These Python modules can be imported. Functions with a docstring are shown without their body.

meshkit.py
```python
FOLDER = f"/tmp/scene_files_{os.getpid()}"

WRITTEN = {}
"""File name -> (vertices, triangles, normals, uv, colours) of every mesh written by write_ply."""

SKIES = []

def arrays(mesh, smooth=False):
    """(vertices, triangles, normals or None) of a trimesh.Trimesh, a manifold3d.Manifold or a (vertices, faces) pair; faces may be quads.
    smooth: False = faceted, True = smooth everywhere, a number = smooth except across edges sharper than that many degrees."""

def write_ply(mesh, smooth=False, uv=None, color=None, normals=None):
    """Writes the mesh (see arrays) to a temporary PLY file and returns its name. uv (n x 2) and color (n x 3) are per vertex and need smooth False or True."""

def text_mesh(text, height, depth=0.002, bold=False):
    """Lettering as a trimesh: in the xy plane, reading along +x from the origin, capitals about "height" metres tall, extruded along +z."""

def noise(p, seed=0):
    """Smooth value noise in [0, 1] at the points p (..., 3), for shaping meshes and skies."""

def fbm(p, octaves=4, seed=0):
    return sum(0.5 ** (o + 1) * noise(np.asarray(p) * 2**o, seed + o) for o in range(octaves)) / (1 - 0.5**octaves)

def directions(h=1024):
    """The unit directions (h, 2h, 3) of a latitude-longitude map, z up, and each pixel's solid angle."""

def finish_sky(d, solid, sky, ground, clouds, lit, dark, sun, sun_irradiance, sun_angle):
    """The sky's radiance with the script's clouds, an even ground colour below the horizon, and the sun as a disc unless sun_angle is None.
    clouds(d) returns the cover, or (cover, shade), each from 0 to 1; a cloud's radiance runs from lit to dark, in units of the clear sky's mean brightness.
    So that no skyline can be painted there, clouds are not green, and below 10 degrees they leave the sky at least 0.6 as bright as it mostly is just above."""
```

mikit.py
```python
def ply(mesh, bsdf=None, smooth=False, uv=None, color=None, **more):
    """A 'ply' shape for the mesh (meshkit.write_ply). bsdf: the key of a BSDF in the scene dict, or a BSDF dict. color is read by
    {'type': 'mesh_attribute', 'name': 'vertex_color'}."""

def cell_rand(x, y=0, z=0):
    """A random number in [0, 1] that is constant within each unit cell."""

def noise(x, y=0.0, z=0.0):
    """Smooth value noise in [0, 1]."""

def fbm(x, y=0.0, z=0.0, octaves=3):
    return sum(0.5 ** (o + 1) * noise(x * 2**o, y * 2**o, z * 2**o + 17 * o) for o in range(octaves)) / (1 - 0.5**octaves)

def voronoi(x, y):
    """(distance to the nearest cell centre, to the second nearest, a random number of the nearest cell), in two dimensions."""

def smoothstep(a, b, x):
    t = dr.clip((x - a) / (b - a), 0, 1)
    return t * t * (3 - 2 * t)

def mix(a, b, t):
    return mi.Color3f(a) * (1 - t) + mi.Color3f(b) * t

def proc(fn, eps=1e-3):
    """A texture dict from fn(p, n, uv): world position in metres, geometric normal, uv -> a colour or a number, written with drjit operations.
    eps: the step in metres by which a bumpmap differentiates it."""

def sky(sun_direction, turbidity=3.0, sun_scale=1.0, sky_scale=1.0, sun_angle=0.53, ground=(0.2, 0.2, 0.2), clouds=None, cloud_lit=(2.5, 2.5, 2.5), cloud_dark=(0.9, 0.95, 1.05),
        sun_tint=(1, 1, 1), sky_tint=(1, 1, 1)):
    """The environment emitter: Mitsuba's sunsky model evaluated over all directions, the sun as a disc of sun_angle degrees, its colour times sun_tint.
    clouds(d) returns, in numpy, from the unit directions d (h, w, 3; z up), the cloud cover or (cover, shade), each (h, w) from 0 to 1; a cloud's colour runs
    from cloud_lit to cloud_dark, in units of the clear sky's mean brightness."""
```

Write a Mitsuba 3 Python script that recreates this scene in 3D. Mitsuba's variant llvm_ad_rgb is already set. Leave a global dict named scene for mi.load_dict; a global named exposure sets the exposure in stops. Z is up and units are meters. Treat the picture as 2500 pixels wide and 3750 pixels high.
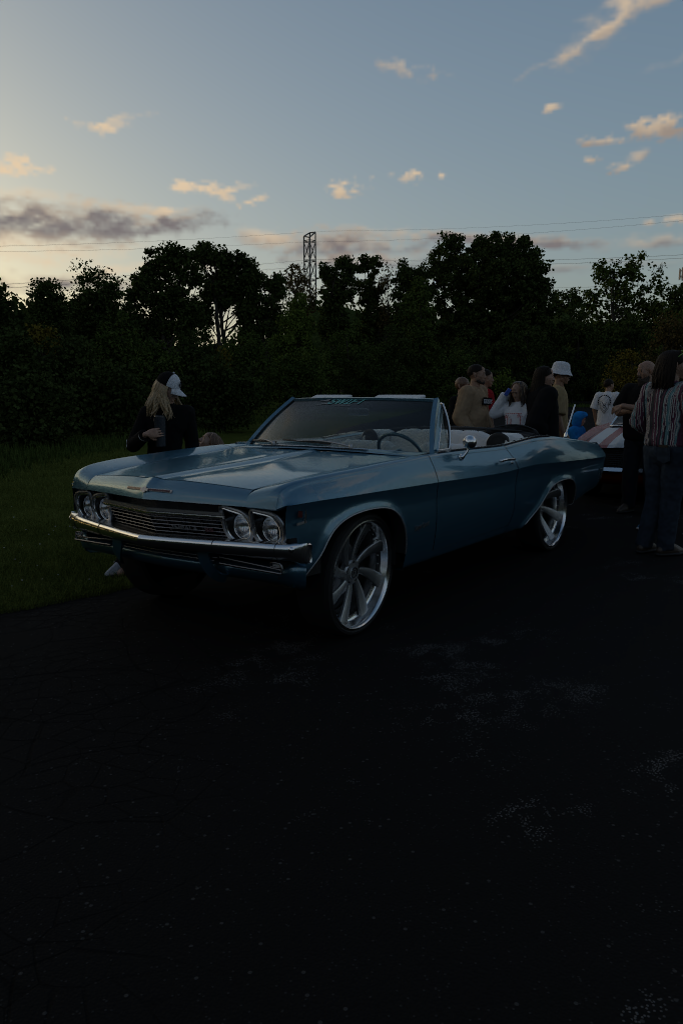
import math, random
import numpy as np, trimesh, drjit as dr, mitsuba as mi, mikit, meshkit, manifold3d as m3
from shapely.geometry import Polygon, LineString, Point
from shapely.ops import unary_union
from scipy.interpolate import PchipInterpolator as PCH
from scipy.spatial import cKDTree
random.seed(7); RNG = np.random.default_rng(11)
T = mi.ScalarTransform4f
scene, labels = {}, {}
# ------------------------------------------------------------------ camera, sky, exposure
EYE = np.array([3.78626, 3.45235, 1.46896]); YAW, PITCH, ROLL, FL = -2.5200141, -0.15569357, -0.00623834, 1.16102721
DIR = np.array([math.cos(PITCH) * math.cos(YAW), math.cos(PITCH) * math.sin(YAW), math.sin(PITCH)])
RGT = np.array([math.sin(YAW), -math.cos(YAW), 0.0]); UPV = np.cross(RGT, DIR)
UPR = -RGT * math.sin(ROLL) + UPV * math.cos(ROLL)
scene['camera'] = {'type': 'perspective', 'fov': math.degrees(2 * math.atan(0.5 / FL)), 'fov_axis': 'x', 'near_clip': 0.05, 'far_clip': 6000.0,
                   'to_world': T().look_at(origin=EYE.tolist(), target=(EYE + DIR).tolist(), up=UPR.tolist())}
exposure = EXPO = 2.14
SUN_YAW, SUN_EL = YAW + 1.0, math.radians(8)
SUN = [math.cos(SUN_EL) * math.cos(SUN_YAW), math.cos(SUN_EL) * math.sin(SUN_YAW), math.sin(SUN_EL)]

# the evening's clouds, each as (azimuth, elevation, half width, half height, tilt, amount, shade) in degrees from the view's heading: small lit puffs, a high streak, and long grey banks low down
CLOUDS = [(-17.8, 10.75, 5.8, 1.4, 2, 1.0, 1.2), (-12.4, 11.0, 4.6, .95, 1, 1.0, 1.2), (-21, 10.3, 4, 1.2, 0, 1.0, 1.1), (-20, 9.2, 6.5, 0.8, 2, .75, .0), (-21, 12.0, 5, .45, 0, .6, .0), (-14, 11.9, 4, .35, 0, .7, .0), (-11.3, 13.4, .6, .32, 0, .9, .05), (-10.2, 13.15, .8, .34, -5, .9, .1), (-9.0, 13.0, .9, .38, 5, .95, .1), (-7.9, 12.9, .8, .34, -10, .9, .15), (-7.2, 12.3, .9, .30, 0, .85, .2), (-6.0, 12.45, .7, .28, -12, .85, .15), (-6.6, 13.4, .8, .2, 5, .6, .1), (-5.2, 12.6, .5, .2, 0, .6, .2), (-12.4, 11.95, .9, .22, 5, .8, .0), (-16.2, 16.25, 1.1, .34, -12, .85, 0.1), (-17.4, 16.8, 1.0, .15, -10, .6, .1), (-13.8, 17.0, 1.0, .2, 12, .35, .2), (-14.6, 16.6, .9, .25, 10, .5, .1),
          (-21.2, 13.6, 1.9, .5, 4, .95, 0.0), (0.92, 13.55, .80, .42, 0, 1.0, 0.3), (1.9, 13.5, .4, .2, 0, .5, .4), (4.35, 14.0, .66, .34, 0, 1.0, 0.3), (2.9, 14.2, .5, .15, 0, .5, .4), (6.95, 14.0, .35, .2, 0, .8, .2), (3.0, 14.1, .5, .2, 0, .4, .3), (5.0, 20.2, 1.5, .5, -14, .5, 0.45), (13.8, 17.7, .55, .28, 0, .9, .4), (17.3, 21.3, 3.6, 1.0, 32, .5, .5), (16.8, 20.9, 2.6, .40, 30, 1.0, .42), (18.5, 22.1, 2.1, .8, 34, .95, .42), (14.2, 19.8, 2.2, .25, 20, .45, .5),
          (20.8, 22.6, 2.5, .5, 20, .85, .5), (21.0, 15.7, 2.3, .6, 8, .95, 0.62), (19.2, 14.3, 1.0, .35, 25, .8, 0.6), (18.3, 13.6, .6, .25, 10, .8, .6), (16.2, 14.0, .35, .2, 0, .85, .5), (17.3, 15.2, 1.3, .32, 4, .85, .6), (16.9, 14.0, .2, .15, 0, .7, .5), (.3, 9.75, 6.2, .95, -1, 1.0, 1.0), (1.5, 8.7, 5.5, .7, 0, .9, .9), (-4.6, 10.2, 2.2, .75, 0, .9, .25), (3, 10.6, 4, .3, -2, .7, .6),
          (9.5, 10.0, 6.0, .5, -3, 1.0, .95), (13.5, 9.4, 5, .4, -2, .9, .95), (20.8, 9.1, 3.4, .5, 1, .7, .75), (-18.5, 7.0, 7.0, .6, 1, .9, .85), (-14, 8.0, 5, .35, 3, .8, .0), (-20, 8.3, 4, .35, 0, .7, .0), (15, 7.6, 3, .3, 0, .55, .9), (21.5, 10.4, 1.6, .22, 2, .7, .5), (21.6, 19.6, 2.0, .25, 25, .35, .4), (20, 7.9, 3, .25, 0, .4, .9)]


def clouds(d):
    az = np.degrees(np.arctan2(d[..., 1], d[..., 0])) - math.degrees(YAW)
    az = -((az + 180) % 360 - 180); el = np.degrees(np.arcsin(d[..., 2]))
    q = np.stack([az, el * 2.0, az * 0], -1)
    n = meshkit.fbm(q * 0.75, 6, 3); n2 = meshkit.fbm(q * 1.9 + 11, 5, 13); w = meshkit.fbm(q * 0.23, 4, 9); w2 = meshkit.fbm(q * .23 + 40, 4, 5)
    a2, e2 = az + 3.2 * (w - .5), el + 1.5 * (w2 - .5)
    cover, shade, wt = np.zeros_like(az), np.zeros_like(az), np.full(az.shape, 1e-6)
    for ca, ce, hw, hh, tilt, amt, sh in CLOUDS:
        c, s = math.cos(math.radians(tilt)), math.sin(math.radians(tilt)); x, y = a2 - ca, e2 - ce
        u, v = (x * c + y * s) / hw, (-x * s + y * c) / hh
        r = np.sqrt(u * u + v * v)
        g = np.clip(1.45 - r, 0, 1.1) * .95 + ((n - .5) * 1.8 + (n2 - .5) * 2.9 if hw < 2.45 and hh < .7 and tilt < 15 else (n - .5) * .9 + (n2 - .5) * .8) - .10
        k = amt * np.clip(g * .80 - .06, 0, 1) * np.clip((1.7 - r) / .5, 0, 1)
        k = k * k * (3 - 2 * k)
        low = np.clip(.5 - v * .9 + (n - .5) * 1.5, 0, 1)
        shade += k * np.clip(sh * (.55 + .7 * low), 0, 1); wt += k; cover = 1 - (1 - cover) * (1 - k)
    far = np.clip((np.abs(az) - 24) / 4, 0, 1)                       # the same broken cloud goes on all round
    k = np.clip((meshkit.fbm(q * .12 + 7, 6, 21) - .55) * 5, 0, .8) * far * np.clip((el - 2) / 6, 0, 1) * np.clip((60 - el) / 30, 0, 1)
    shade += k * .4; wt += k; cover = 1 - (1 - cover) * (1 - k)
    return cover, np.clip(shade / wt, 0, 1)


LIT, DARK = (3.3, 2.55, 1.72), (.82, .72, .73)
scene['sky'] = mikit.sky(SUN, turbidity=5.0, sun_scale=0.0, sky_scale=1.0, clouds=clouds, cloud_lit=LIT, cloud_dark=DARK, ground=(0.03, 0.035, 0.025), sky_tint=(0.915, 1.012, 1.18))
# ------------------------------------------------------------------ helpers
def put(key, mesh, mat, smooth=False, to=None, uv=None, color=None, **lab):
    k, i = key, 0
    while k in scene:
        i += 1; k = '%s_%03d' % (key, i)
    s = mikit.ply(mesh, mat, smooth=smooth, uv=uv, color=color)
    if to is not None:
        s['to_world'] = to
    scene[k] = s
    if lab:
        labels[k] = lab
    return k


def again(key, src, to, **lab):
    k, i = key, 0
    while k in scene:
        i += 1; k = '%s_%03d' % (key, i)
    scene[k] = {**scene[src], 'to_world': to}
    if lab:
        labels[k] = lab
    return k


def thing(key, label, category, group=None):
    k, i = key, 0
    while k in labels:
        i += 1; k = '%s_%03d' % (key, i)
    labels[k] = {'label': label, 'category': category}
    if group:
        labels[k]['group'] = group
    return k


def cat(ms):
    v, f, o = [], [], 0
    for m in ms:
        a, b = (m.vertices, m.faces) if hasattr(m, 'vertices') else m
        v.append(np.asarray(a)); f.append(np.asarray(b) + o); o += len(a)
    return trimesh.Trimesh(np.vstack(v), np.vstack(f), process=False)


def grid(P, wrap_u=False, wrap_v=False):
    P = np.asarray(P, float); nu, nv = P.shape[:2]
    i, j = np.meshgrid(np.arange(nu if wrap_u else nu - 1), np.arange(nv if wrap_v else nv - 1), indexing='ij')
    a = (i * nv + j).ravel(); b = (((i + 1) % nu) * nv + j).ravel(); c = (((i + 1) % nu) * nv + (j + 1) % nv).ravel(); d = (i * nv + (j + 1) % nv).ravel()
    return trimesh.Trimesh(P.reshape(-1, 3), np.vstack([np.stack([a, b, c], 1), np.stack([a, c, d], 1)]), process=False)


def flip(m):
    return trimesh.Trimesh(np.asarray(m.vertices) * [1, -1, 1], np.asarray(m.faces)[:, ::-1], process=False)


def clip(m, s):
    """The part of the mesh where the per-vertex value s is positive, cut along s = 0."""
    V, F = np.asarray(m.vertices), np.asarray(m.faces); out, extra, nv, memo = [], [], len(V), {}
    pos = s > 0; k = pos[F].sum(1); keep = F[k == 3].tolist()

    def edge(a, b):
        e = (min(a, b), max(a, b))
        if e not in memo:
            t = s[a] / (s[a] - s[b]); memo[e] = nv + len(extra); extra.append(V[a] + (V[b] - V[a]) * t)
        return memo[e]
    for f in F[(k == 1) | (k == 2)]:
        r = next(i for i in range(3) if (pos[f[i]] and k_of(pos, f) == 1) or (not pos[f[i]] and k_of(pos, f) == 2))
        a, b, c = f[r], f[(r + 1) % 3], f[(r + 2) % 3]; ab, ac = edge(a, b), edge(a, c)
        keep += [[a, ab, ac]] if pos[a] else [[ab, b, c], [ab, c, ac]]
    V2 = np.vstack([V, extra]) if extra else V
    m2 = trimesh.Trimesh(V2, np.array(keep).reshape(-1, 3), process=False); m2.remove_unreferenced_vertices()
    return m2


def k_of(pos, f):
    return int(pos[f[0]]) + int(pos[f[1]]) + int(pos[f[2]])


def frames(P, closed=False, up=None):
    P = np.asarray(P, float); n = len(P)
    t = (np.roll(P, -1, 0) - np.roll(P, 1, 0)) if closed else np.gradient(P, axis=0)
    t /= np.linalg.norm(t, axis=1, keepdims=True) + 1e-12
    a = np.zeros_like(P)
    if up is not None:
        a = np.cross(np.broadcast_to(up, P.shape), t); a /= np.linalg.norm(a, axis=1, keepdims=True) + 1e-12
    else:
        x = np.cross(t[0], [0.31, 0.2, 0.93]); x /= np.linalg.norm(x)
        for i in range(n):
            x = x - t[i] * (x @ t[i]); x /= np.linalg.norm(x) + 1e-12; a[i] = x
    return t, a, np.cross(t, a)


def sweep(P, sec, closed=False, up=None, scale=None, cap=True):
    """The section (n x 2) carried along the path P; section axes: a = up x tangent, b = tangent x a."""
    P, sec = np.asarray(P, float), np.asarray(sec, float); t, a, b = frames(P, closed, up)
    sc = np.ones(len(P)) if scale is None else np.asarray(scale, float)
    G = P[:, None] + sc[:, None, None] * (sec[None, :, :1] * a[:, None] + sec[None, :, 1:] * b[:, None])
    m = grid(G, wrap_u=closed, wrap_v=True)
    if cap and not closed:
        n = len(sec); L = len(P); v = np.vstack([m.vertices, [G[0].mean(0)], [G[-1].mean(0)]]); q = np.arange(n); c0 = L * n
        f = np.vstack([m.faces, np.stack([q * 0 + c0, q, (q + 1) % n], 1), np.stack([q * 0 + c0 + 1, (L - 1) * n + (q + 1) % n, (L - 1) * n + q], 1)])
        m = trimesh.Trimesh(v, f, process=False)
    return m


def ring(r, n=8, sy=1.0):
    t = np.arange(n) * 2 * np.pi / n
    return np.stack([np.cos(t) * r, np.sin(t) * r * sy], 1)


def tube(P, r, n=8, closed=False, scale=None):
    return sweep(P, ring(r, n), closed, None, scale)


def dense(P, step):
    P = np.asarray(P, float); L = np.r_[0, np.cumsum(np.linalg.norm(np.diff(P, axis=0), axis=1))]
    s = np.linspace(0, L[-1], max(2, int(L[-1] / step) + 1))
    return np.stack([np.interp(s, L, P[:, k]) for k in range(P.shape[1])], 1)


def smoothpath(P, n):
    P = np.asarray(P, float); L = np.r_[0, np.cumsum(np.linalg.norm(np.diff(P, axis=0), axis=1))]
    from scipy.interpolate import CubicSpline
    return CubicSpline(L, P)(np.linspace(0, L[-1], n))


def rbox(sx, sy, sz, r=.01, n=10):
    s = m3.Manifold.sphere(r, n); h = [(sx / 2 - r), (sy / 2 - r), (sz / 2 - r)]
    return mtm(m3.Manifold.batch_hull([s.translate([a * h[0], b * h[1], c * h[2]]) for a in (-1, 1) for b in (-1, 1) for c in (-1, 1)]))


def mtm(m):
    q = m.to_mesh(); return trimesh.Trimesh(q.vert_properties[:, :3], q.tri_verts, process=False)


def box(sx, sy, sz, at=(0, 0, 0)):
    return trimesh.creation.box((sx, sy, sz), trimesh.transformations.translation_matrix(at))


def lathe(prof, n=48, axis='z'):
    prof = np.asarray(prof, float); t = np.arange(n) * 2 * np.pi / n
    G = np.stack([np.cos(t)[:, None] * prof[:, 0], np.sin(t)[:, None] * prof[:, 0], np.broadcast_to(prof[:, 1], (n, len(prof)))], -1)
    return moved(grid(G, wrap_u=True), {'z': np.eye(3), 'y': np.array([[1, 0, 0], [0, 0, 1], [0, -1, 0.0]]), 'x': np.array([[0, 0, 1], [0, 1, 0], [-1, 0, 0.0]])}[axis])


def moved(m, R=None, t=(0, 0, 0), s=1.0):
    v = np.asarray(m.vertices) * s
    if R is not None:
        v = v @ np.asarray(R).T
    return trimesh.Trimesh(v + np.asarray(t), m.faces, process=False)


def rot(axis, deg):
    return trimesh.transformations.rotation_matrix(math.radians(deg), axis)[:3, :3]


def extrude(poly, h):
    ps = getattr(poly, 'geoms', [poly])
    return cat([trimesh.creation.extrude_polygon(p, h, engine='earcut') for p in ps if p.area > 1e-9])


def text(s, h, depth=.002, bold=False):
    m = meshkit.text_mesh(s, h, depth, bold); v = np.array(m.vertices); v[:, 0] -= (v[:, 0].min() + v[:, 0].max()) / 2
    return trimesh.Trimesh(v, m.faces, process=False)


def facing(m, o, ex, ey):
    """The mesh drawn in xy, laid at o with x along ex and y along ey."""
    ex, ey = np.asarray(ex, float), np.asarray(ey, float); ex = ex / np.linalg.norm(ex); ey = ey - ex * (ex @ ey); ey /= np.linalg.norm(ey)
    return moved(m, np.stack([ex, ey, np.cross(ex, ey)], 1), o)


# ------------------------------------------------------------------ materials
def rgb(*c):
    return {'type': 'rgb', 'value': list(c) if len(c) == 3 else c[0]}


def mat(name, d):
    scene['m_' + name] = {'type': 'twosided', 'bsdf': d}
    return 'm_' + name


def pri(name, c, rough=.6, **k):
    return mat(name, {'type': 'principled', 'base_color': c if isinstance(c, dict) else rgb(*c), 'roughness': rough, **k})


def chrome(name, c, a):
    return mat(name, {'type': 'roughconductor', 'material': 'none', 'specular_reflectance': rgb(*c), 'alpha': a, 'distribution': 'ggx'})


scene['m_paint_base'] = {'type': 'roughplastic', 'diffuse_reflectance': rgb(.029, .145, .225), 'alpha': .005, 'int_ior': 1.72, 'distribution': 'ggx', 'nonlinear': True}
scene['m_paint_flake'] = {'type': 'roughconductor', 'material': 'none', 'specular_reflectance': rgb(.27, .48, .61), 'alpha': .13, 'distribution': 'ggx'}
PAINT = mat('paint', {'type': 'blendbsdf', 'weight': .34, 'a': {'type': 'ref', 'id': 'm_paint_base'}, 'b': {'type': 'ref', 'id': 'm_paint_flake'}})
CHROME = chrome('chrome', (.78, .78, .78), .035)
SATIN = chrome('satin_metal', (.42, .42, .43), .22)
DARKCHROME = chrome('dark_chrome', (.26, .26, .27), .16)
BRUSHED = chrome('brushed_metal', (.46, .48, .50), .20)
BLACK = pri('black_trim', (.006, .006, .006), .55)
GLOSSBLACK = pri('gloss_black', (.005, .005, .005), .12)
RUBBER = pri('rubber', (.008, .008, .008), .75)
VINYL = pri('white_vinyl', mikit.proc(lambda p, n, uv: mikit.mix((.50, .50, .49), (.58, .58, .57), mikit.fbm(p.x * 40, p.y * 40, p.z * 40))), .5)
TOPCLOTH = pri('top_cloth', (.010, .010, .011), .8)
scene['m_pane'] = {'type': 'thindielectric', 'int_ior': 1.5, 'specular_reflectance': rgb(0, 0, 0), 'specular_transmittance': mikit.proc(lambda p, n, uv: mikit.mix((.92, 1.0, .93), (.2, .26, .30), mikit.smoothstep(1.28, 1.345, p.z)))}
scene['m_sheen'] = {'type': 'roughplastic', 'diffuse_reflectance': rgb(.012, .014, .012), 'alpha': .03, 'int_ior': 1.75}
scene['m_glass'] = {'type': 'blendbsdf', 'weight': .40, 'a': {'type': 'ref', 'id': 'm_pane'}, 'b': {'type': 'twosided', 'bsdf': {'type': 'ref', 'id': 'm_sheen'}}}
scene['m_clear'] = {'type': 'thindielectric', 'int_ior': 1.5}
TEAL = pri('teal_print', (.10, .34, .32), .6)
WHITEPRINT = pri('white_print', (.30, .30, .30), .6)
DIMPRINT = pri('dim_print', (.09, .09, .09), .5)
RED = pri('red_enamel', (.07, .012, .012), .3)
# ------------------------------------------------------------------ the blue convertible (world axes: x to its nose, y to its driver's side, origin under the front axle)
C = thing('convertible_car', 'light blue classic convertible with its top down on large chrome wheels', 'car')
CV = lambda *p: PCH(*np.array(sorted(p)).T)
yE = CV((.82, .79), (.72, .825), (.6, .865), (.45, .895), (.3, .915), (0, .93), (-.4, .938), (-.72, .93), (-1.3, .905), (-1.95, .90), (-2.6, .905), (-3.5, .90), (-4.2, .875), (-4.5, .85))
zE = CV((.82, .955), (.72, .968), (.6, .985), (.45, .997), (.3, 1.006), (0, 1.017), (-.4, 1.031), (-.72, 1.036), (-1.3, 1.028), (-1.95, 1.016), (-2.15, 1.026), (-2.6, 1.044), (-2.9, 1.037), (-3.5, .984), (-4.2, .906), (-4.5, .872))
yS = CV((.82, .845), (.72, .880), (.6, .925), (.45, .965), (.2, .99), (-.2, 1.0), (-1.2, 1.004), (-2.2, 1.003), (-3.2, .995), (-4.0, .965), (-4.5, .915))
zS = CV((.82, .868), (.6, .878), (.45, .883), (-.7, .862), (-1.75, .835), (-2.25, .843), (-3.0, .815), (-4.0, .772), (-4.5, .752))
zL = CV((.82, .44), (.55, .435), (.2, .38), (-.4, .362), (-2.2, .35), (-3.4, .40), (-4.0, .455), (-4.5, .47))
yIn = CV((.8, .63), (.676, .652), (0, .705), (-.55, .775), (-.74, .80), (-.80, .825), (-1.95, .815), (-2.7, .80), (-2.8, .62), (-4.5, .60))
zIn = CV((.8, .925), (.676, .938), (.4, .965), (0, .988), (-.55, 1.010), (-.74, 1.02), (-.82, 1.024), (-1.95, 1.008), (-2.6, 1.03), (-2.8, 1.02), (-3.5, .975), (-4.5, .87))
FA = np.array([(.615, .30), (.60, .445), (.545, .525), (.486, .60), (.446, .664), (.40, .712), (.34, .746), (.26, .770), (.16, .783), (.04, .785), (-.07, .775), (-.16, .75), (-.235, .70), (-.285, .63), (-.312, .55), (-.325, .46), (-.33, .30)])
RA = np.array([(-2.16, .30), (-2.225, .359), (-2.37, .435), (-2.50, .505), (-2.60, .572), (-2.70, .618), (-2.82, .645), (-2.96, .655), (-3.12, .650), (-3.24, .625), (-3.32, .57), (-3.365, .49), (-3.385, .40), (-3.39, .25)])
ARC = [Polygon(dense(smoothpath(a, 90), .008)) for a in (FA, RA)]


def arcdist(x, z):
    """Signed distance in (x, z) to the nearer wheel opening, positive outside it."""
    import shapely
    pts = shapely.points(np.c_[x, z]); d = np.full(len(x), 9.0)
    for a in ARC:
        q = shapely.distance(a.exterior, pts); q = np.where(shapely.contains(a, pts), -q, q); d = np.where(np.abs(q) < np.abs(d), q, d)
    return d


def upper_rows(X, n1=9, n2=13, n3=11):
    """The part of a half section above the shoulder crease: deck edge, crown, rounded edge, flank, crease."""
    ye, ze, ys, zs, yi, zi = yE(X), zE(X), yS(X), zS(X), yIn(X), zIn(X); R = []
    for t in np.linspace(0, 1, n1)[:-1]:
        R.append((yi + (ye - .03 - yi) * t, zi + (ze + .001 - zi) * t ** .8))
    a, b = np.array([ye - .03, ze + .001]), np.array([ye + .012, ze - .030])
    for t in np.linspace(0, 1, n2)[:-1]:
        c = np.array([ye + .004, ze - .0005]); q = (1 - t) ** 2 * a + 2 * t * (1 - t) * c + t * t * b; R.append((q[0], q[1]))
    for t in np.linspace(0, 1, n3):
        R.append((b[0] + (ys - b[0]) * (t + .10 * np.sin(np.pi * t)), b[1] + (zs - b[1]) * t))
    return np.array(R)


def lower_rows(X, n=44):
    ys, zs, zl = yS(X), zS(X), zL(X); tt = np.linspace(0, 1, n)
    R = [(ys - .016 * np.clip(t / .22, 0, 1) ** .9 + .010 * np.sin(np.pi * np.clip((t - .1) / .9, 0, 1)) - .035 * t ** 3, zs + (zl - zs) * t) for t in tt]
    R += [(ys - .06, zl - .012), (ys - .12, zl - .02)]
    return np.array(R)


def skin(x0, x1, rows, step=.011):
    X = np.linspace(x0, x1, max(3, int(abs(x1 - x0) / step)))
    P = np.array([np.c_[np.full(len(r), x), r] for x, r in ((x, rows(x)) for x in X)])
    return P


def flared(P):
    P = P.copy(); d = arcdist(P[..., 0].ravel(), P[..., 2].ravel()).reshape(P.shape[:2])
    P[..., 1] += np.clip(d, -.05, 1) * 0 + .017 * np.exp(-(np.maximum(d, 0) / .030) ** 2) * (d > -.06)
    return P


def front_cut(m):
    """Cuts the wheel opening and the notch behind the bumper end out of a lower flank."""
    v = np.asarray(m.vertices); m = clip(m, arcdist(v[:, 0], v[:, 2]))
    return m


def face_x(y, z):
    """How far forward the grille face stands: a shallow V in plan that leans back as it goes down."""
    return .873 - .19 * np.abs(y) - .04 + (z - .785) * .46


def panel(key, meshes, mirror=True, smooth=24, m=PAINT):
    k = put(key, cat(meshes), m, smooth)
    return [k] + ([put(key, flip(cat(meshes)), m, smooth)] if mirror else [])


GF, GR = -.705, -1.962
gapr = lambda z: GR - .045 * np.clip((z - .835) / -.2, -1, 0) * 0 + np.where(z > .84, .0, 0) - .035 * np.clip(1 - np.abs(z - .84) / .2, 0, 1) + .06 * np.clip((.52 - z) / .12, 0, 1) ** 2
# fender: back part, then the nose that rounds over to the headlamp brow
XN = .50
up = skin(XN, GF, upper_rows); lo = flared(skin(.690, GF, lower_rows))
nr = upper_rows(XN); n0 = len(nr); s0 = np.c_[np.full(n0, XN), nr]; dtan = (np.c_[np.full(n0, XN + .02), upper_rows(XN + .02)] - s0) / .02
i1 = 8 + 6
tt = np.clip(np.arange(n0) / i1, 0, 1); t2 = np.clip((np.arange(n0) - i1) / (n0 - 1 - i1), 0, 1)
out_top = np.c_[.750 - .030 * tt, .66 + .185 * tt, .856 - .004 * tt]
corner = np.array([.720, .838, .852]); sfront = np.array([.690, upper_rows(.702)[-1][0], upper_rows(.702)[-1][1]])
out = np.where((np.arange(n0) <= i1)[:, None], out_top, corner + (sfront - corner) * t2[:, None])
ln = np.where(np.arange(n0) <= i1, .175 + .02 * np.sin(np.pi * tt), .175 + .015 * (1 - t2))
c1 = s0 + dtan * np.where(np.arange(n0) <= i1, .215, .215 - .075 * t2)[:, None]; c2 = out + np.c_[-.02 + 0 * t2, .028 * t2, .075 * (1 - t2) ** 1.5]
w = np.linspace(0, 1, 26)[:, None, None]
nose = (1 - w) ** 3 * s0 + 3 * w * (1 - w) ** 2 * c1 + 3 * w * w * (1 - w) * c2 + w ** 3 * out
lip = np.stack([out, out + [-.012, 0, -.008], out + [-.06, -.0, -.012]])
loM = grid(lo); v = np.asarray(loM.vertices)
loF = front_cut(loM); v = np.asarray(loF.vertices)
notch = np.maximum(.735 - v[:, 2], -(v[:, 0] - .600)) if False else None
loF = clip(loF, np.where(v[:, 2] > .735, 1.0, .602 - v[:, 0])) if False else clip(loF, np.maximum(v[:, 2] - .700, .628 - v[:, 0]))
upM, noseM, lipM = grid(up), grid(nose), grid(lip)
fk = panel(C + '__front_fender', [upM, noseM, lipM, loF])
# door and quarter
inset = lambda P: P
upd = skin(GF - .008, -2.10, upper_rows); lod = flared(skin(GF - .008, -2.10, lower_rows))
def cutx(m, side):
    v = np.asarray(m.vertices); g = gapr(v[:, 2]); return clip(m, (v[:, 0] - g - .005) if side > 0 else (g - .005 - v[:, 0]))
dl = cutx(grid(lod), 1); v = np.asarray(dl.vertices); dl = clip(dl, v[:, 2] - .405)
inner = np.stack([np.c_[skin(GF - .008, -2.10, upper_rows)[:, 0], ], np.c_[skin(GF - .008, -2.10, upper_rows)[:, 0] + [0, -.004, -.05]]], 1)
dk = panel(C + '__door', [cutx(grid(upd), 1), dl, cutx(grid(inner), 1)])
rk = skin(GF - .008, -2.10, lower_rows); rk[..., 1] -= .006; rm = grid(rk); v = np.asarray(rm.vertices); rm = clip(rm, .400 - v[:, 2])
panel(C + '__rocker_panel', [rm])
tailx = CV((.40, -4.16), (.44, -4.22), (.60, -4.35), (.70, -4.40), (.77, -4.415), (.85, -4.37), (.91, -4.27), (.96, -4.20))
upq = skin(-1.90, -4.46, upper_rows); loq = flared(skin(-1.90, -4.46, lower_rows))
def cutt(m):
    v = np.asarray(m.vertices); return clip(m, v[:, 0] - tailx(np.clip(v[:, 2], .4, .96)))
uq, lq = cutt(cutx(grid(upq), -1)), cutt(front_cut(cutx(grid(loq), -1)))
panel(C + '__rear_quarter', [uq, lq])
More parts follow.
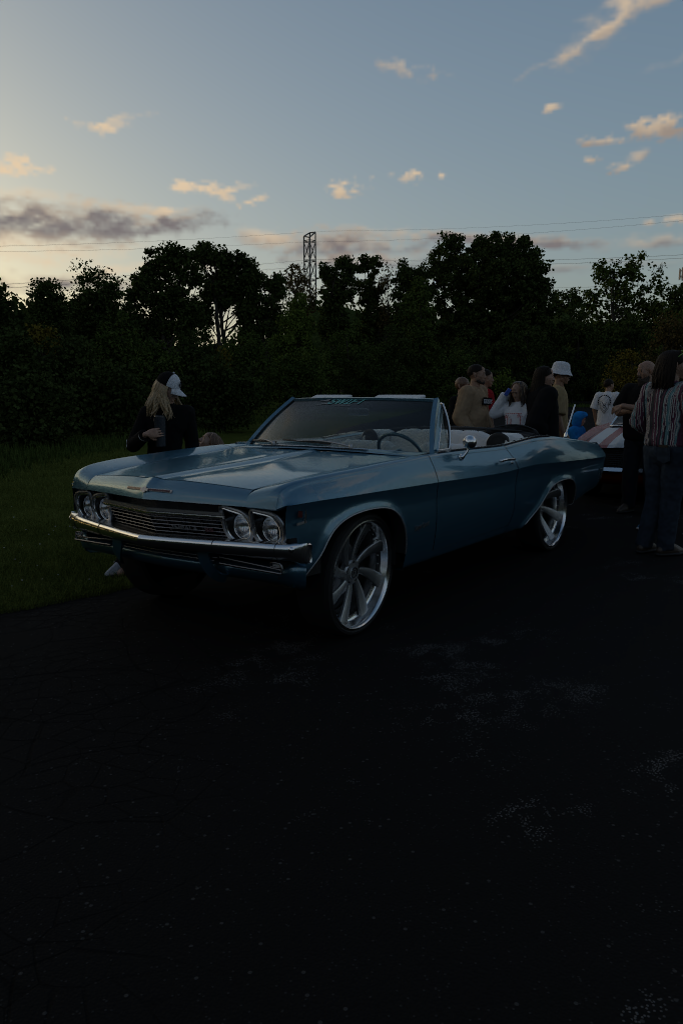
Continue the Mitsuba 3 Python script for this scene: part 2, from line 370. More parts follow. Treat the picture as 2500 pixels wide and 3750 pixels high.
# deck lid and tail panel
DX = np.linspace(-2.79, -4.20, 40); dv = np.linspace(-1, 1, 25)
put(C + '__trunk_lid', grid(np.array([[(x, (yIn(x) - .004) * u, zIn(x) + .012 * (1 - u * u)) for u in dv] for x in DX])), PAINT, True)
TZ = np.linspace(.44, .905, 16)
put(C + '__tail_panel', grid(np.array([[(tailx(z) - .02 * (1 - u * u) + .004, u * (.90 - .06 * abs(z - .76) / .3), z) for u in dv] for z in TZ])), PAINT, 30)
for s in (1, -1):
    tl = put(C + '__tail_lamp', moved(cat([lathe([(0, .022), (.035, .02), (.052, .008), (.055, 0)], 24, 'x')]), rot([0, 0, 1], 180), (-4.43, s * .74, .765)), RED, True)
RB = [(-4.445, y) for y in np.linspace(-.74, .74, 15)]
rbp = np.array([(-4.20, -.948, .60), (-4.30, -.93, .60), (-4.40, -.87, .60)] + [(x, y, .60) for x, y in RB] + [(-4.40, .87, .60), (-4.30, .93, .60), (-4.20, .948, .60)])
BSEC = np.array([(-.02, .055), (-.055, .045), (-.07, .01), (-.06, -.03), (-.02, -.06), (.0, -.05), (0, .045)])
put(C + '__rear_bumper', sweep(smoothpath(rbp, 90), BSEC[:, ::1] * [1, 1], up=[0, 0, 1]), CHROME, 35)
# hood with its centre ridge
HX = lambda u: .782 - .163 * u * .65 / .65
hs = np.r_[np.linspace(-1, -.08, 36), np.linspace(-.07, .07, 15), np.linspace(.08, 1, 36)]
zc = CV((.80, .978), (.782, .980), (.55, .990), (.1, 1.004), (-.3, 1.024), (-.74, 1.044))


def hood_z(x, u, ridge=1.0):
    zi = zIn(x); c = zc(x); a = np.abs(u); y = a * yIn(x)
    return zi + (c - .010 - zi) * (1 - a ** 1.7) + .010 * np.clip(1 - y / .055, 0, 1) ** .8 - .003 * np.exp(-((y - .10) / .05) ** 2) * ridge


G = []
for k in np.linspace(0, 1, 70):
    row = []
    for u in hs:
        xf = .776 - .163 * abs(u) * .65; xb = -.700 + .03 * (1 - u * u); x = xf + (xb - xf) * k; row.append((x, u * (yIn(x) - .007), hood_z(x, u)))
    G.append(row)
G = np.array(G); edge = G.copy()[:1] + [0, 0, -.02]
put(C + '__hood', cat([grid(np.vstack([edge, G])), grid(np.stack([G[:, 0], G[:, 0] + [0, 0, -.02]], 1)), grid(np.stack([G[:, -1], G[:, -1] + [0, 0, -.02]], 1))]), PAINT, 24)
# nose panel between hood and grille
G = []
for k in np.linspace(-.08, 1.10, 24):
    row = []
    for u in hs:
        y = u * .652; a = abs(u); p0 = np.array([.785 - .163 * a * .65, y, 0]); p0[2] = hood_z(p0[0], u) if a < 1 else .938
        p1 = np.array([.873 - .19 * abs(y), y * 1.012, .862 - .006 * a]); q = np.clip(k, 0, 1); p = p0 + (p1 - p0) * q + np.array([.02, 0, .014]) * math.sin(math.pi * q) * .6
        if k < 0:
            p = p0 + [-.004, 0, -.02]
        if k > 1:
            p = p1 + [-.055, 0, -.010]
        row.append(p)
    G.append(row)
put(C + '__nose_panel', grid(np.array(G)), PAINT, 28)
EX = lambda y, z: None
em = []
def nose_pt(y, z):
    q = (.98 - z) / .118; return np.array([.785 - .163 * abs(y) + (.088 - .027 * abs(y)) * q + .02 * math.sin(math.pi * min(max(q, 0), 1)) * .6 + .004, y, z])
for s in (1, -1):
    em.append(sweep(np.array([nose_pt(s * y, .914 - .02 * y) for y in np.linspace(.004, .185, 10)]), np.array([(-.008, -.004), (.008, -.004), (.008, .004), (-.008, .004)]), up=[1, 0, .6]))
ek = put(C + '__hood_emblem', cat(em), SATIN, 20)
put(ek + '__inlay', cat([sweep(np.array([nose_pt(s * y, .914 - .02 * y) + [.0045, 0, .002] for y in np.linspace(.02, .175, 8)]), np.array([(-.0055, -.001), (.0055, -.001), (.0055, .001), (-.0055, .001)]), up=[1, 0, .6]) for s in (1, -1)]), RED, False)
put(ek + '__bow', facing(extrude(Polygon([(-.03, -.008), (-.012, -.008), (-.012, -.017), (.012, -.017), (.012, -.008), (.03, -.008), (.03, .008), (.012, .008), (.012, .017), (-.012, .017), (-.012, .008), (-.03, .008)]), .006), nose_pt(0, .913) + [.002, 0, 0], [0, 1, 0], [-.5, 0, .85]), SATIN)
# face behind the grille, grille bars
gy = np.linspace(-.88, .88, 45)
put(C + '__radiator_panel', cat([grid(np.array([[(face_x(y, z) - .085 - (.0 if abs(y) < .5 else .02), y, z) for y in gy] for z in (.86, .8, .7, .6, .5, .44)]))]), BLACK, True)
pathz = lambda z, dx=0, h=.49: np.array([(face_x(y, z) + dx, y, z) for y in np.r_[np.linspace(-h, 0, 12), np.linspace(0, h, 12)[1:]]])
SQ = lambda a, b: np.array([(-a, -b), (a, -b), (a, b), (-a, b)])
gm = put(C + '__grille_moulding', sweep(pathz(.803, -.006, .492), np.array([(-.010, -.008), (.0, -.008), (.008, .008), (-.010, .008)]), up=[0, 0, 1]), SATIN, 20)
put(gm + '__trim_bar', sweep(pathz(.783, .006, .495), ring(.0085, 10, 1.25), up=[0, 0, 1]), CHROME, 30)
GB = [.762 - .0225 * i for i in range(6)]
for z in GB:
    put(C + '__grille_bar', sweep(pathz(z), ring(.0040, 8, .75), up=[0, 0, 1]), DARKCHROME, 40)
for y in (-.44, -.33, -.22, -.11, 0, .11, .22, .33, .44):
    put(C + '__grille_upright', cat([sweep(np.array([(face_x(y, z) - .008, y, z) for z in (.78, .70, .64)]), SQ(.010, .0022), up=[0, 1, 0])]), BLACK)
for y0, s, m_, h in ((.215, 'IMPALA', DIMPRINT, .021), (.375, 'SS', RED, .022)):
    o = np.array([face_x(y0, .708) + .004, y0, .706 - h / 2]); tm = text(s, h, .003, True); v = np.array(tm.vertices); v[:, 0] *= 1.55
    put(C + '__grille_lettering', facing(trimesh.Trimesh(v, tm.faces, process=False), o, [-.19, 1, 0], [.4, 0, 1]), m_)
# headlamps: pear shaped bezels, two on each side
LEAN = lambda y, z: .712 - .105 * (abs(y) - .571) + .20 * (z - .735)
def lampshape(yc, r, cx, cz):
    return unary_union([Point(yc, .734).buffer(r, 32), Polygon()]).union(Point(cx, cz).buffer(.008)).convex_hull
HI, HO = lampshape(.571, .081, .489, .825), lampshape(.760, .081, .688, .818)
from shapely.affinity import translate as shift
plate = unary_union([HI, HO, shift(HO, .012, 0).intersection(Polygon([(.76, .6), (.9, .6), (.9, .9), (.76, .9)]))]).buffer(.014, 24).intersection(Polygon([(.40, .6), (.86, .6), (.86, .842), (.66, .846), (.40, .852)]))
holes = [HI, HO]
def face3(P2, dx=0.0):
    return np.array([(LEAN(y, z) + dx, y, z) for y, z in P2])
def bent(m, dx=0):
    v = np.asarray(m.vertices); return trimesh.Trimesh(np.c_[LEAN(v[:, 0], v[:, 1]) + v[:, 2] + dx, v[:, 0], v[:, 1]], m.faces, process=False)
pl = bent(extrude(plate.difference(unary_union([h.buffer(-.001) for h in holes])), .03), -.032)
outer = tube(face3(dense(np.array(plate.exterior.coords)[:-1], .007), -.002), .011, 8, True)
wallr = lambda P, d: grid(np.stack([face3(dense(P, .006)), face3(dense(P, .006), -d)], 1))
for s in (1, -1):
    fl = (lambda m: m) if s > 0 else flip
    hk = put(C + '__headlight_bezel', fl(cat([pl, outer])), SATIN, 35)
    put(hk + '__rim', fl(cat([tube(face3(dense(np.array(h.exterior.coords)[:-1], .007), .0), .0055, 8, True) for h in holes])), CHROME, 40)
    for yc, h in ((.571, HI), (.760, HO)):
        E_ = dense(np.array(h.exterior.coords), .006); cc = np.array([yc, .734]); th = np.arctan2(E_[:, 1] - .734, E_[:, 0] - yc)
        inn = np.c_[yc + .071 * np.cos(th), .734 + .071 * np.sin(th)]
        dish = grid(np.stack([face3(E_, -.004), face3(inn, -.045)], 1))
        lk = put(C + '__headlight', fl(dish), GLOSSBLACK, 60)
        xo = LEAN(yc, .734) - .045
        put(lk + '__ring', fl(moved(lathe([(.071, -.004), (.073, .006), (.068, .011), (.064, .006), (.064, -.004)], 40, 'x'), None, (xo, yc, .734))), CHROME, True)
        put(lk + '__reflector', fl(moved(lathe([(0, -.045), (.02, -.043), (.04, -.033), (.055, -.018), (.065, 0)], 32, 'x'), None, (xo, yc, .734))), CHROME, True)
        n_ = 36; rr, ph = np.linspace(0, .065, 14), np.arange(n_) * 2 * np.pi / n_
        L3 = np.array([[(.020 * (1 - (r / .066) ** 2) + (.0016 * math.cos(r * math.cos(q) * 900) if r * math.sin(q) < -.006 else 0), r * math.cos(q), r * math.sin(q)) for q in ph] for r in rr])
        put(lk + '__lens', fl(moved(grid(L3, wrap_v=True), None, (xo + .002, yc, .734))), 'm_clear', True)
        put(lk + '__lens_flutes', fl(moved(cat([sweep(np.array([(.010 - .0001 * j * j, (j - 4) * .0115, zz) for zz in np.linspace(-.006, -.045 + abs(j - 4) * .006, 6)]), ring(.0020, 6)) for j in range(9)]), None, (xo - .006, yc, .734))), SATIN, True, kind='stuff')
# bumper, lower grille, valance
BP = np.array([(.916, 0), (.866, .25), (.815, .48), (.760, .71), (.722, .84), (.695, .91), (.672, .952), (.645, .974), (.618, .976)])
half = np.vstack([dense(BP[:4], .03), smoothpath(BP[3:], 26)[1:]])
def bsec(y):
    k = .80 + .32 * min(1, (abs(y) / .95) ** 1.5)
    return np.array([(.13, .026), (.03, .034), (.012, .030), (.002, .020), (-.004, .006), (-.004, -.012), (.004, -.032), (.022, -.052), (.06, -.062), (.10, -.060)]) * [1, k]
def bump(P):
    P3 = np.c_[P, np.full(len(P), .640)]; t, a, b = frames(P3, up=[0, 0, 1])
    d = a / np.linalg.norm(a, axis=1, keepdims=True); d = np.where((d[:, :1] * 1.0 > 0), -d, d)
    Gs = np.array([[P3[i] + d[i] * (q[0] * float(np.clip((.985 - P3[i, 1]) / .085, .12, 1))) + np.array([0, 0, q[1]]) for q in bsec(P3[i, 1])] for i in range(len(P3))])
    e = Gs[-1]; c = e.mean(0); tn = t[-1]; Gs = np.concatenate([Gs] + [(c + (e - c) * q + tn * o)[None] for q, o in ((.93, .006), (.7, .012), (.35, .015), (.01, .016))])
    return grid(Gs)
h0 = np.array([(x - .0, y) for x, y in half])
bk = put(C + '__front_bumper', cat([bump(h0), flip(bump(h0))]), CHROME, 32)
for s in (1, -1):
    for y in (.48, .83):
        i = np.argmin(np.abs(half[:, 1] - y)); p = half[i]
        put(bk + '__joint', sweep(np.array([(p[0] - q[0] + .0015, s * p[1], .640 + q[1] + .001) for q in bsec(y)[1:8]]), ring(.0016, 5)), BLACK, True)
    put(bk + '__bolt', moved(lathe([(0, .008), (.012, .006), (.016, 0)], 20, 'x'), rot([0, 0, 1], s * 38), (.694, s * .920, .646)), CHROME, True)
    put(bk + '__bracket', (lambda m: m if s > 0 else flip(m))(sweep(smoothpath([(.77, .36, .585), (.765, .37, .53), (.745, .40, .47), (.68, .44, .43)], 14), SQ(.034, .006), up=[1, 0, 0], scale=np.linspace(1.25, .8, 14))), PAINT, 30)
lowp = lambda z, dx, h: np.array([(.815 - .12 * abs(y) + dx, y, z - .02 * abs(y)) for y in np.r_[np.linspace(-h, 0, 14), np.linspace(0, h, 14)[1:]]])
VPh = smoothpath([(.735, 0), (.695, .40), (.660, .74), (.645, .86), (.628, .915), (.604, .945)], 30); VPh = [(x, y, 1 - np.clip((y - .8) / .16, 0, 1) * .8, .035 * np.clip((y - .78) / .1, 0, 1)) for x, y in VPh]
VP = [(x, -y, k, l) for x, y, k, l in VPh[:0:-1]] + VPh
G = []
for (dx, z) in ((-.09, .540), (-.03, .528), (.0, .515), (.006, .495), (-.002, .47), (-.02, .447), (-.06, .430), (-.16, .415)):
    G.append([(x + dx * k, y - math.copysign(.5, y) * abs(min(0, dx)) * (1 - k), z + lift * (z - .43) / .1 - .010 * abs(y)) for x, y, k, lift in VP])
put(C + '__front_valance', grid(np.array(G)), PAINT, 40)
for z, dx, h in ((.565, -.02, .44), (.548, -.015, .42)):
    put(C + '__lower_grille_bar', sweep(lowp(z, dx, h), ring(.0045, 8), up=[0, 0, 1]), DARKCHROME, True)
for s in (1, -1):
    fl = (lambda m: m) if s > 0 else flip
    pk = put(C + '__parking_lamp', fl(cat([sweep(np.array([(.735 - .10 * (y - .45), y, .560 - .07 * (y - .45)) for y in (.45, .6, .75, .85)]), ring(.006, 8)), sweep(np.array([(.745 - .10 * (y - .45), y, .528 - .03 * (y - .45)) for y in (.46, .6, .75, .86)]), SQ(.008, .006), up=[0, 0, 1]),
                                       tube([(.70, .853, .513), (.70, .862, .54), (.70, .853, .562)], .007), tube(dense(np.array([(.708, .79, .545), (.702, .85, .543), (.702, .85, .568), (.708, .79, .568), (.708, .79, .545)]), .02), .004)])), DARKCHROME, True)
    put(pk + '__lens', fl(moved(rbox(.01, .055, .02, .004), None, (.694, .82, .556))), WHITEPRINT, 40)
    # lower corner of the fender, below its split line
    Xs = np.linspace(.44, .604, 16); cor = np.array([[(x, yS(x) - .028 - .02 * q, .628 - q * .19) for q in np.linspace(0, 1, 14)] for x in Xs]); cm = grid(cor); v = np.asarray(cm.vertices); cm = clip(cm, arcdist(v[:, 0], v[:, 2]) - .004)
    put(C + '__corner_valance', fl(cat([cm])), PAINT, 30)
    put(C + '__corner_gap', fl(grid(np.array([[(x, y, z) for x, y in ((.66, .80), (.60, .885), (.42, .90))] for z in (.80, .6, .47)]))), BLACK)
# wheel opening trims, belt trim, sill trim
def side_y(x, z):
    r = np.vstack([upper_rows(x)[14:], lower_rows(x)[1:]]); d = arcdist(np.array([x]), np.array([z]))[0]
    return np.interp(-z, -r[:, 1], r[:, 0]) + .017 * math.exp(-(max(d, 0) / .03) ** 2)
for a, zmin in ((FA, .45), (RA, .36)):
    P = dense(smoothpath(a, 90), .012); P = P[P[:, 1] > zmin]
    tm = tube(np.array([(x, side_y(x, z + .004) + .0005, z) for x, z in P]), .0052, 7)
    for s in (1, -1):
        put(C + '__wheel_opening_trim', tm if s > 0 else flip(tm), SATIN, True)
    ins = grid(np.array([[(x, y - .004, z) for y in (side_y(x, z + .004), side_y(x, z + .004) - .10, .52)] for x, z in P]))
    for s in (1, -1):
        put(C + '__wheel_well', ins if s > 0 else flip(ins), BLACK)
belt = np.array([(x, yE(x) - .022, zE(x) + .006) for x in np.linspace(-.86, -1.95, 26)])
kick = np.array([(x, yE(x) - .024, zE(x) + .006) for x in np.linspace(-1.98, -2.92, 24)])
for s in (1, -1):
    fl = (lambda m: m) if s > 0 else flip
    put(C + '__belt_moulding', fl(sweep(belt, SQ(.011, .005), up=[0, 0, 1])), CHROME, 30)
    put(C + '__belt_moulding', fl(sweep(kick, SQ(.014, .006), up=[0, 0, 1])), CHROME, 30)
    put(C + '__top_snap', fl(cat([moved(lathe([(0, .008), (.007, .006), (.009, 0)], 10), None, (x, yE(x) - .03, zE(x) + .010)) for x in np.linspace(-2.2, -2.9, 6)])), BLACK, True, kind='stuff')
    put(C + '__sill_trim', fl(tube(np.array([(x, yS(x) - .048, .402) for x in np.linspace(-.62, -1.90, 20)]), .0028, 6)), SATIN, True)
# under body, so that no light comes through
put(C + '__under_body', cat([box(3.6, 1.28, .22, (-2.0, 0, .44)), box(.90, 1.22, .34, (.10, 0, .66)), box(1.6, 1.28, .42, (-3.45, 0, .66)), box(.40, 1.84, .20, (-.52, 0, .48)), box(1.36, 1.84, .20, (-1.3, 0, .46))]), BLACK)
# badges on the fender
def on_side(m, x, z, rise=0.0):
    return facing(m, (x, side_y(x, z) + .002, z), [-1, -.02, rise], [0, 0, 1])
bd = put(C + '__flag_badge', on_side(extrude(Polygon([(-.008, -.004), (.004, -.004), (.024, .078), (.010, .080)]), .006), .585, .775), CHROME)
put(bd + '__flag', on_side(cat([extrude(Polygon([(.014 + .0085 * i + .0018 * j, .045 + .0075 * j), (.0225 + .0085 * i + .0018 * j, .045 + .0075 * j), (.0243 + .0085 * i + .0018 * j, .0525 + .0075 * j), (.0158 + .0085 * i + .0018 * j, .0525 + .0075 * j)]), .006) for i in range(3) for j in range(4) if (i + j) % 2 == 0]), .585, .775), WHITEPRINT)
put(bd + '__crossed_flag', on_side(extrude(Polygon([(-.055, .035), (-.022, .028), (-.020, .062), (-.048, .068)]), .006), .585, .775), RED)
put(bd + '__plate', on_side(extrude(Polygon([(-.062, -.004), (.055, .002), (.055, .016), (-.062, .010)]), .004), .587, .770), SATIN)
tm = text('Super Sport', .030, .004); v = np.array(tm.vertices); v[:, 0] += .35 * v[:, 1]; v[:, 0] *= .82
put(C + '__fender_script', on_side(trimesh.Trimesh(v, tm.faces, process=False), -.515, .590, .06), DARKCHROME)
# windshield
def ws(s, t):
    b = np.array([-.735 - .205 * abs(s) ** 2.3, .822 * s, 1.055 - .032 * s * s]); u = np.array([-1.268 - .028 * abs(s) ** 2, .650 * s, 1.383 - .010 * s * s])
    p = b + (u - b) * t; p[0] += .020 * math.sin(math.pi * t); p[2] += .010 * math.sin(math.pi * t); return p
SS, TT = np.linspace(-1, 1, 41), np.linspace(0, 1, 15)
wk = C + '__windshield'
put(wk, grid(np.array([[ws(s, t) for s in SS] for t in TT])), 'm_glass', True)
fr = np.vstack([[ws(-1, t) for t in TT[:-1]], [ws(s, 1) for s in SS[:-1]], [ws(1, t) for t in TT[::-1]]])
put(wk + '__frame', cat([sweep(np.array([ws(s, 1) for s in SS]), np.array([(-.012, -.010), (.020, -.012), (.020, .014), (-.012, .010)]), up=[0, 0, 1])] + [sweep(np.array([ws(sg, t) + [.0, sg * .014, -.002] for t in np.linspace(-.04, 1.03, 14)]), np.array([(-.012, -.016), (.022, -.020), (.022, .018), (-.012, .014)]), up=[1, 0, .8]) for sg in (1, -1)]), PAINT, 25)
put(wk + '__trim', tube(np.array([p + [.004, 0, .002] for p in fr]), .0055, 6), BLACK, True)
put(wk + '__lower_trim', sweep(np.array([ws(s, 0) + [.008, 0, -.004] for s in SS]), ring(.008, 8), up=[0, 0, 1]), CHROME, True)
put(wk + '__header_rail', sweep(np.array([ws(s, 1) + [-.03, 0, .0] for s in SS]), SQ(.030, .012), up=[0, 0, 1]), BLACK, 25)


def on_glass(m, s0, t0, sc):
    v = np.asarray(m.vertices); P = []
    for x, y, z in v:
        q = ws(s0 + x * sc / .68, t0 + y * sc / .42); P.append(q + [.003 + z, 0, .002 + z])
    return trimesh.Trimesh(np.array(P), m.faces, process=False)


tm = text('SWIFT', .052, .0006, True); v = np.array(tm.vertices); v[:, 0] = v[:, 0] * 1.45 + .5 * v[:, 1]; tm = trimesh.Trimesh(v, tm.faces, process=False)
put(wk + '__banner_lettering', on_glass(tm, -.135, .875, 1.0), TEAL)
put(wk + '__banner_stripe', on_glass(cat([extrude(Polygon([(-.285, .028), (-.17, .050), (-.185, .034)]), .0006), extrude(Polygon([(-.27, -.012), (-.14, .016), (-.16, .002)]), .0006)] + [moved(text('CUSTOM MOTORS', .012, .0006), None, (.01, -.020, 0))]), -.135, .875, 1.0), WHITEPRINT)
# cowl with its louvres, wipers
G = np.array([[(-.672 - .05 * k - (.0 + .03 * u * u) * 1.0 + (ws(u, 0)[0] + .735) * k * .95, u * (.80 + .02 * k), 1.040 + .010 * k - .022 * u * u + (.004 if 0 < k < 1 else 0)) for u in np.linspace(-1, 1, 31)] for k in np.linspace(0, 1.0, 8)])
ck = put(C + '__cowl', grid(G), PAINT, True)
put(ck + '__louvre', cat([box(.040, .0055, .003, (-.705 - .03 * (y / .6) ** 2, y, 1.054 - .022 * (y / .82) ** 2)) for y in np.arange(-.50, .44, .0125)]), BLACK, kind='stuff')
for (by, ty) in ((.30, -.26), (-.42, -.80)):
    b0 = ws(by / .82, 0) + [.025, 0, .012]; e0 = ws((ty + .06) / .82, .06) + [.02, 0, .012]; mid = b0 + (e0 - b0) * .45 + [.0, 0, .018]
    wp = put(C + '__wiper', cat([tube(smoothpath([b0, mid, e0], 12), .0075, 6, scale=np.linspace(1, .6, 12)), moved(lathe([(0, .018), (.012, .016), (.016, 0), (.016, -.02)], 16), None, b0)]), SATIN, True)
    put(wp + '__blade', sweep(np.array([ws((ty + q * .44) / .82, .035 + .045 * (1 - q)) + [.010, 0, .006] for q in np.linspace(-.25, .85, 10)]), SQ(.006, .004), up=[1, 0, .6]), BLACK)
# vent windows and mirror
for s in (1, -1):
    fl = (lambda m: m) if s > 0 else flip
    A, B_, T0, T1 = np.array([-.905, .868, 1.046]), np.array([-1.095, .872, 1.046]), np.array([-1.262, .712, 1.352]), np.array([-1.232, .742, 1.352])
    if s < 0:
        A, B_, T0, T1 = A + [-.04, -.04, 0], B_ + [0, -.03, 0], T0 + [-.03, -.055, 0], T1 + [-.04, -.06, 0]
    post = dense([A, T0], .03); bar = smoothpath([B_, (B_ + T1) / 2 + [-.020, .012, .01], T1], 12)
    vk = put(C + '__vent_window', fl(cat([sweep(post + [0, .005, 0], SQ(.013, .009), up=[0, 1, .4])])), PAINT, 25)
    put(vk + '__frame', fl(cat([tube(bar, .0085, 8), tube(dense([A, B_], .03), .007, 6), tube(post + [-.018, .012, 0], .006, 6), tube([T0, T1], .012, 6)])), CHROME, True)
    put(vk + '__seal', fl(tube(bar + [.012, -.001, -.004], .006, 6)), BLACK, True)
    put(vk + '__glass', fl(grid(np.stack([dense([A, T0], .4), dense([B_, T1], .4)], 1))), 'm_glass')
mk = put(C + '__door_mirror', cat([moved(lathe([(0, .052), (.016, .050), (.032, .042), (.043, .028), (.048, .010), (.047, .0), (.044, -.004), (0, -.004)], 36, 'x'), rot([0, 0, 1], 14), (-1.185, .985, 1.092))]), CHROME, True)
put(mk + '__stalk', cat([tube(smoothpath([(-1.155, .935, .985), (-1.165, .955, 1.005), (-1.185, .975, 1.045), (-1.19, .985, 1.085)], 12), .012, 8, scale=[1.9, 1.5, 1.1, .9, .8, .75, .7, .7, .7, .75, .8, .9]), moved(lathe([(0, .012), (.018, .008), (.026, 0)], 20, 'y'), None, (-1.155, .930, .985))]), CHROME, True)
for s in (1, -1):
    fl = (lambda m: m) if s > 0 else flip
    hk = put(dk[0 if s > 0 else 1] + '__handle', fl(cat([sweep(smoothpath([(-1.69, 1.0, .924), (-1.72, 1.012, .929), (-1.80, 1.016, .926), (-1.90, 1.010, .921), (-1.93, .998, .917)], 14), ring(.010, 8, .6), up=[0, 1, 0]), moved(rbox(.05, .03, .02, .008), None, (-1.70, .992, .922)), moved(lathe([(0, .014), (.012, .012), (.014, 0)], 16, 'y'), None, (-1.90, .985, .895))])), CHROME, True)
ak = put(C + '__antenna', cat([tube([(-3.44, .845, 1.00), (-3.455, .845, 1.045)], .016, 10, scale=[1.5, .7]), tube([(-3.455, .845, 1.04), (-3.66, .845, 1.295)], .007, 8), moved(trimesh.creation.icosphere(1, .007), None, (-3.66, .845, 1.295))]), CHROME, True)
# ------------------------------------------------------------------ its cabin
cab = C
put(C + '__cabin_floor', cat([box(2.1, 1.56, .04, (-1.75, 0, .60))]), BLACK)
for s in (1, -1):
    fl = (lambda m: m) if s > 0 else flip
    X = np.linspace(-.80, -2.72, 40)
    put(C + '__inner_panel', fl(grid(np.array([[(x, yIn(x) + .002 - .02 * q, zIn(x) - .004 - .44 * q - .0) for q in np.linspace(0, 1, 6)] for x in X]))), VINYL, True)
G = np.array([[(ws(u, 0)[0] - .015 - .28 * k, u * .80, ws(u, 0)[2] - .012 - .035 * k - .10 * max(0, k - .8)) for u in np.linspace(-1, 1, 25)] for k in np.linspace(0, 1, 10)])
put(C + '__dashboard', cat([grid(G), grid(np.stack([G[-1], G[-1] + [.03, 0, -.22]], 0))]), PAINT, 40)


def pad(P, w, key, n=5, m=VINYL):
    """A tufted cushion: a closed outline carried across the width, pinched along its channels."""
    ys = np.linspace(-w / 2, w / 2, 8 * n + 1); P = np.asarray(P, float); c = P.mean(0); G = []
    for y in ys:
        e = 1 - .16 * max(0, abs(y) / (w / 2) - .75) / .25; pin = .010 * (1 - abs(math.sin(math.pi * n * (y / w + .5)))) ** 3
        q = c + (P - c) * (e - pin / .12 * .5)
        G.append(np.c_[q[:, 0], np.full(len(q), y), q[:, 1]])
    G = np.array(G); m_ = grid(G, wrap_v=True)
    return cat([m_] + [trimesh.Trimesh(np.vstack([g, g.mean(0, keepdims=True)]), [[i, (i + 1) % len(g), len(g)] for i in range(len(g))], process=False) for g in (G[0], G[-1])])


def oval(x0, z0, x1, z1, th, n=24):
    P = LineString([(x0, z0), (x1, z1)]).buffer(th, 8); return dense(np.array(P.exterior.coords), .02)[:-1]


for y in (.40, -.40):
    sk = put(C + '__front_seat', moved(pad(oval(-1.88, .66, -1.99, .94, .075), .56, '', 5), None, (0, y, 0)), VINYL, 40)
    put(sk + '__cushion', moved(pad(oval(-1.45, .68, -1.85, .66, .085), .56, '', 5), None, (0, y, 0)), VINYL, 40)
bs = put(C + '__rear_seat', moved(pad(oval(-2.47, .62, -2.60, 1.005, .085), 1.00, '', 7), None, (0, 0, 0)), VINYL, 40)
put(bs + '__cushion', pad(oval(-2.10, .64, -2.45, .62, .09), 1.0, '', 7), VINYL, 40)
for s in (1, -1):
    put(bs + '__speaker_pod', moved(rbox(.30, .27, .42, .07, 16), None, (-2.55, s * .645, .865)), VINYL, 40)
    put(bs + '__speaker', moved(lathe([(0, .012), (.03, .02), (.075, .010), (.098, .018), (.105, .0)], 32, 'x'), rot([0, 0, 1], 12 * s), (-2.402, s * .645, .985)), BLACK, True)
sw = np.array([-1.23, .40, .99]); nrm = np.array([-.80, 0, .60]); e1 = np.array([0, 1.0, 0]); e2 = np.cross(nrm, e1)
th = np.arange(48) * 2 * np.pi / 48; WP = np.array([sw + .18 * (math.cos(t) * e1 + math.sin(t) * e2) for t in th])
stk = put(C + '__steering_wheel', cat([tube(WP, .0135, 10, True, scale=1 + .08 * np.cos(th * 12)), tube([sw + .18 * e1, sw - nrm * .03, sw - .18 * e1], .012, 8), moved(trimesh.creation.icosphere(2, .05), None, sw - nrm * .03), tube([sw - nrm * .03, sw - nrm * .30], .025, 8)]), PAINT, True)
put(stk + '__turn_lever', tube([sw - nrm * .08, sw - nrm * .08 + [0, .15, .03]], .006, 6), CHROME, True)
for y0, y1 in ((-.50, -.14), (.10, .52)):
    put(C + '__sun_visor', moved(rbox(.10, y1 - y0, .026, .012), rot([0, 1, 0], 16), (-1.345, (y0 + y1) / 2, 1.390)), VINYL, 40)
rv = put(C + '__rear_view_mirror', moved(rbox(.025, .19, .055, .012), None, (-1.29, -.02, 1.285)), CHROME, 40)
put(rv + '__stem', tube([(-1.29, -.02, 1.30), (-1.28, -.02, 1.375)], .006, 6), CHROME, True)
# the folded top behind the rear seat
fk2 = put(C + '__folded_top', cat([sweep(smoothpath([(-2.70, -.80, 1.02), (-2.74, -.4, 1.045), (-2.75, 0, 1.05), (-2.74, .4, 1.045), (-2.70, .80, 1.02)], 30), ring(.055, 12, .75), up=[0, 0, 1], scale=1 + .10 * np.sin(np.arange(30) * 1.7)),
                                     sweep(smoothpath([(-2.84, -.78, 1.03), (-2.90, -.3, 1.065), (-2.90, .3, 1.065), (-2.84, .78, 1.03)], 30), ring(.06, 12, .6), up=[0, 0, 1], scale=1 + .12 * np.cos(np.arange(30) * 2.3)),
                                     sweep(smoothpath([(-2.66, .40, 1.085), (-2.80, .55, 1.10), (-2.93, .68, 1.09), (-2.98, .74, 1.05)], 16), ring(.035, 10, .8), up=[0, 0, 1], scale=1 + .2 * np.sin(np.arange(16) * 1.9))]), TOPCLOTH, 50)
put(fk2 + '__top_bow', cat([tube(smoothpath([(-2.62, -.72, 1.06), (-2.66, -.2, 1.10), (-2.66, .45, 1.10), (-2.76, .70, 1.085)], 20), .010, 8), tube(smoothpath([(-2.70, .44, 1.10), (-2.80, .60, 1.135), (-2.92, .72, 1.10), (-3.0, .76, 1.04)], 14), .009, 8)]), BLACK, True)

# ------------------------------------------------------------------ its wheels
TYRE = put(C + '__wheel__tyre', lathe([(.326, -.02), (.334, .004), (.350, .006), (.366, -.004), (.375, -.024), (.375, -.20), (.366, -.225), (.345, -.235), (.326, -.21)], 72, 'y'), RUBBER, True) if False else None


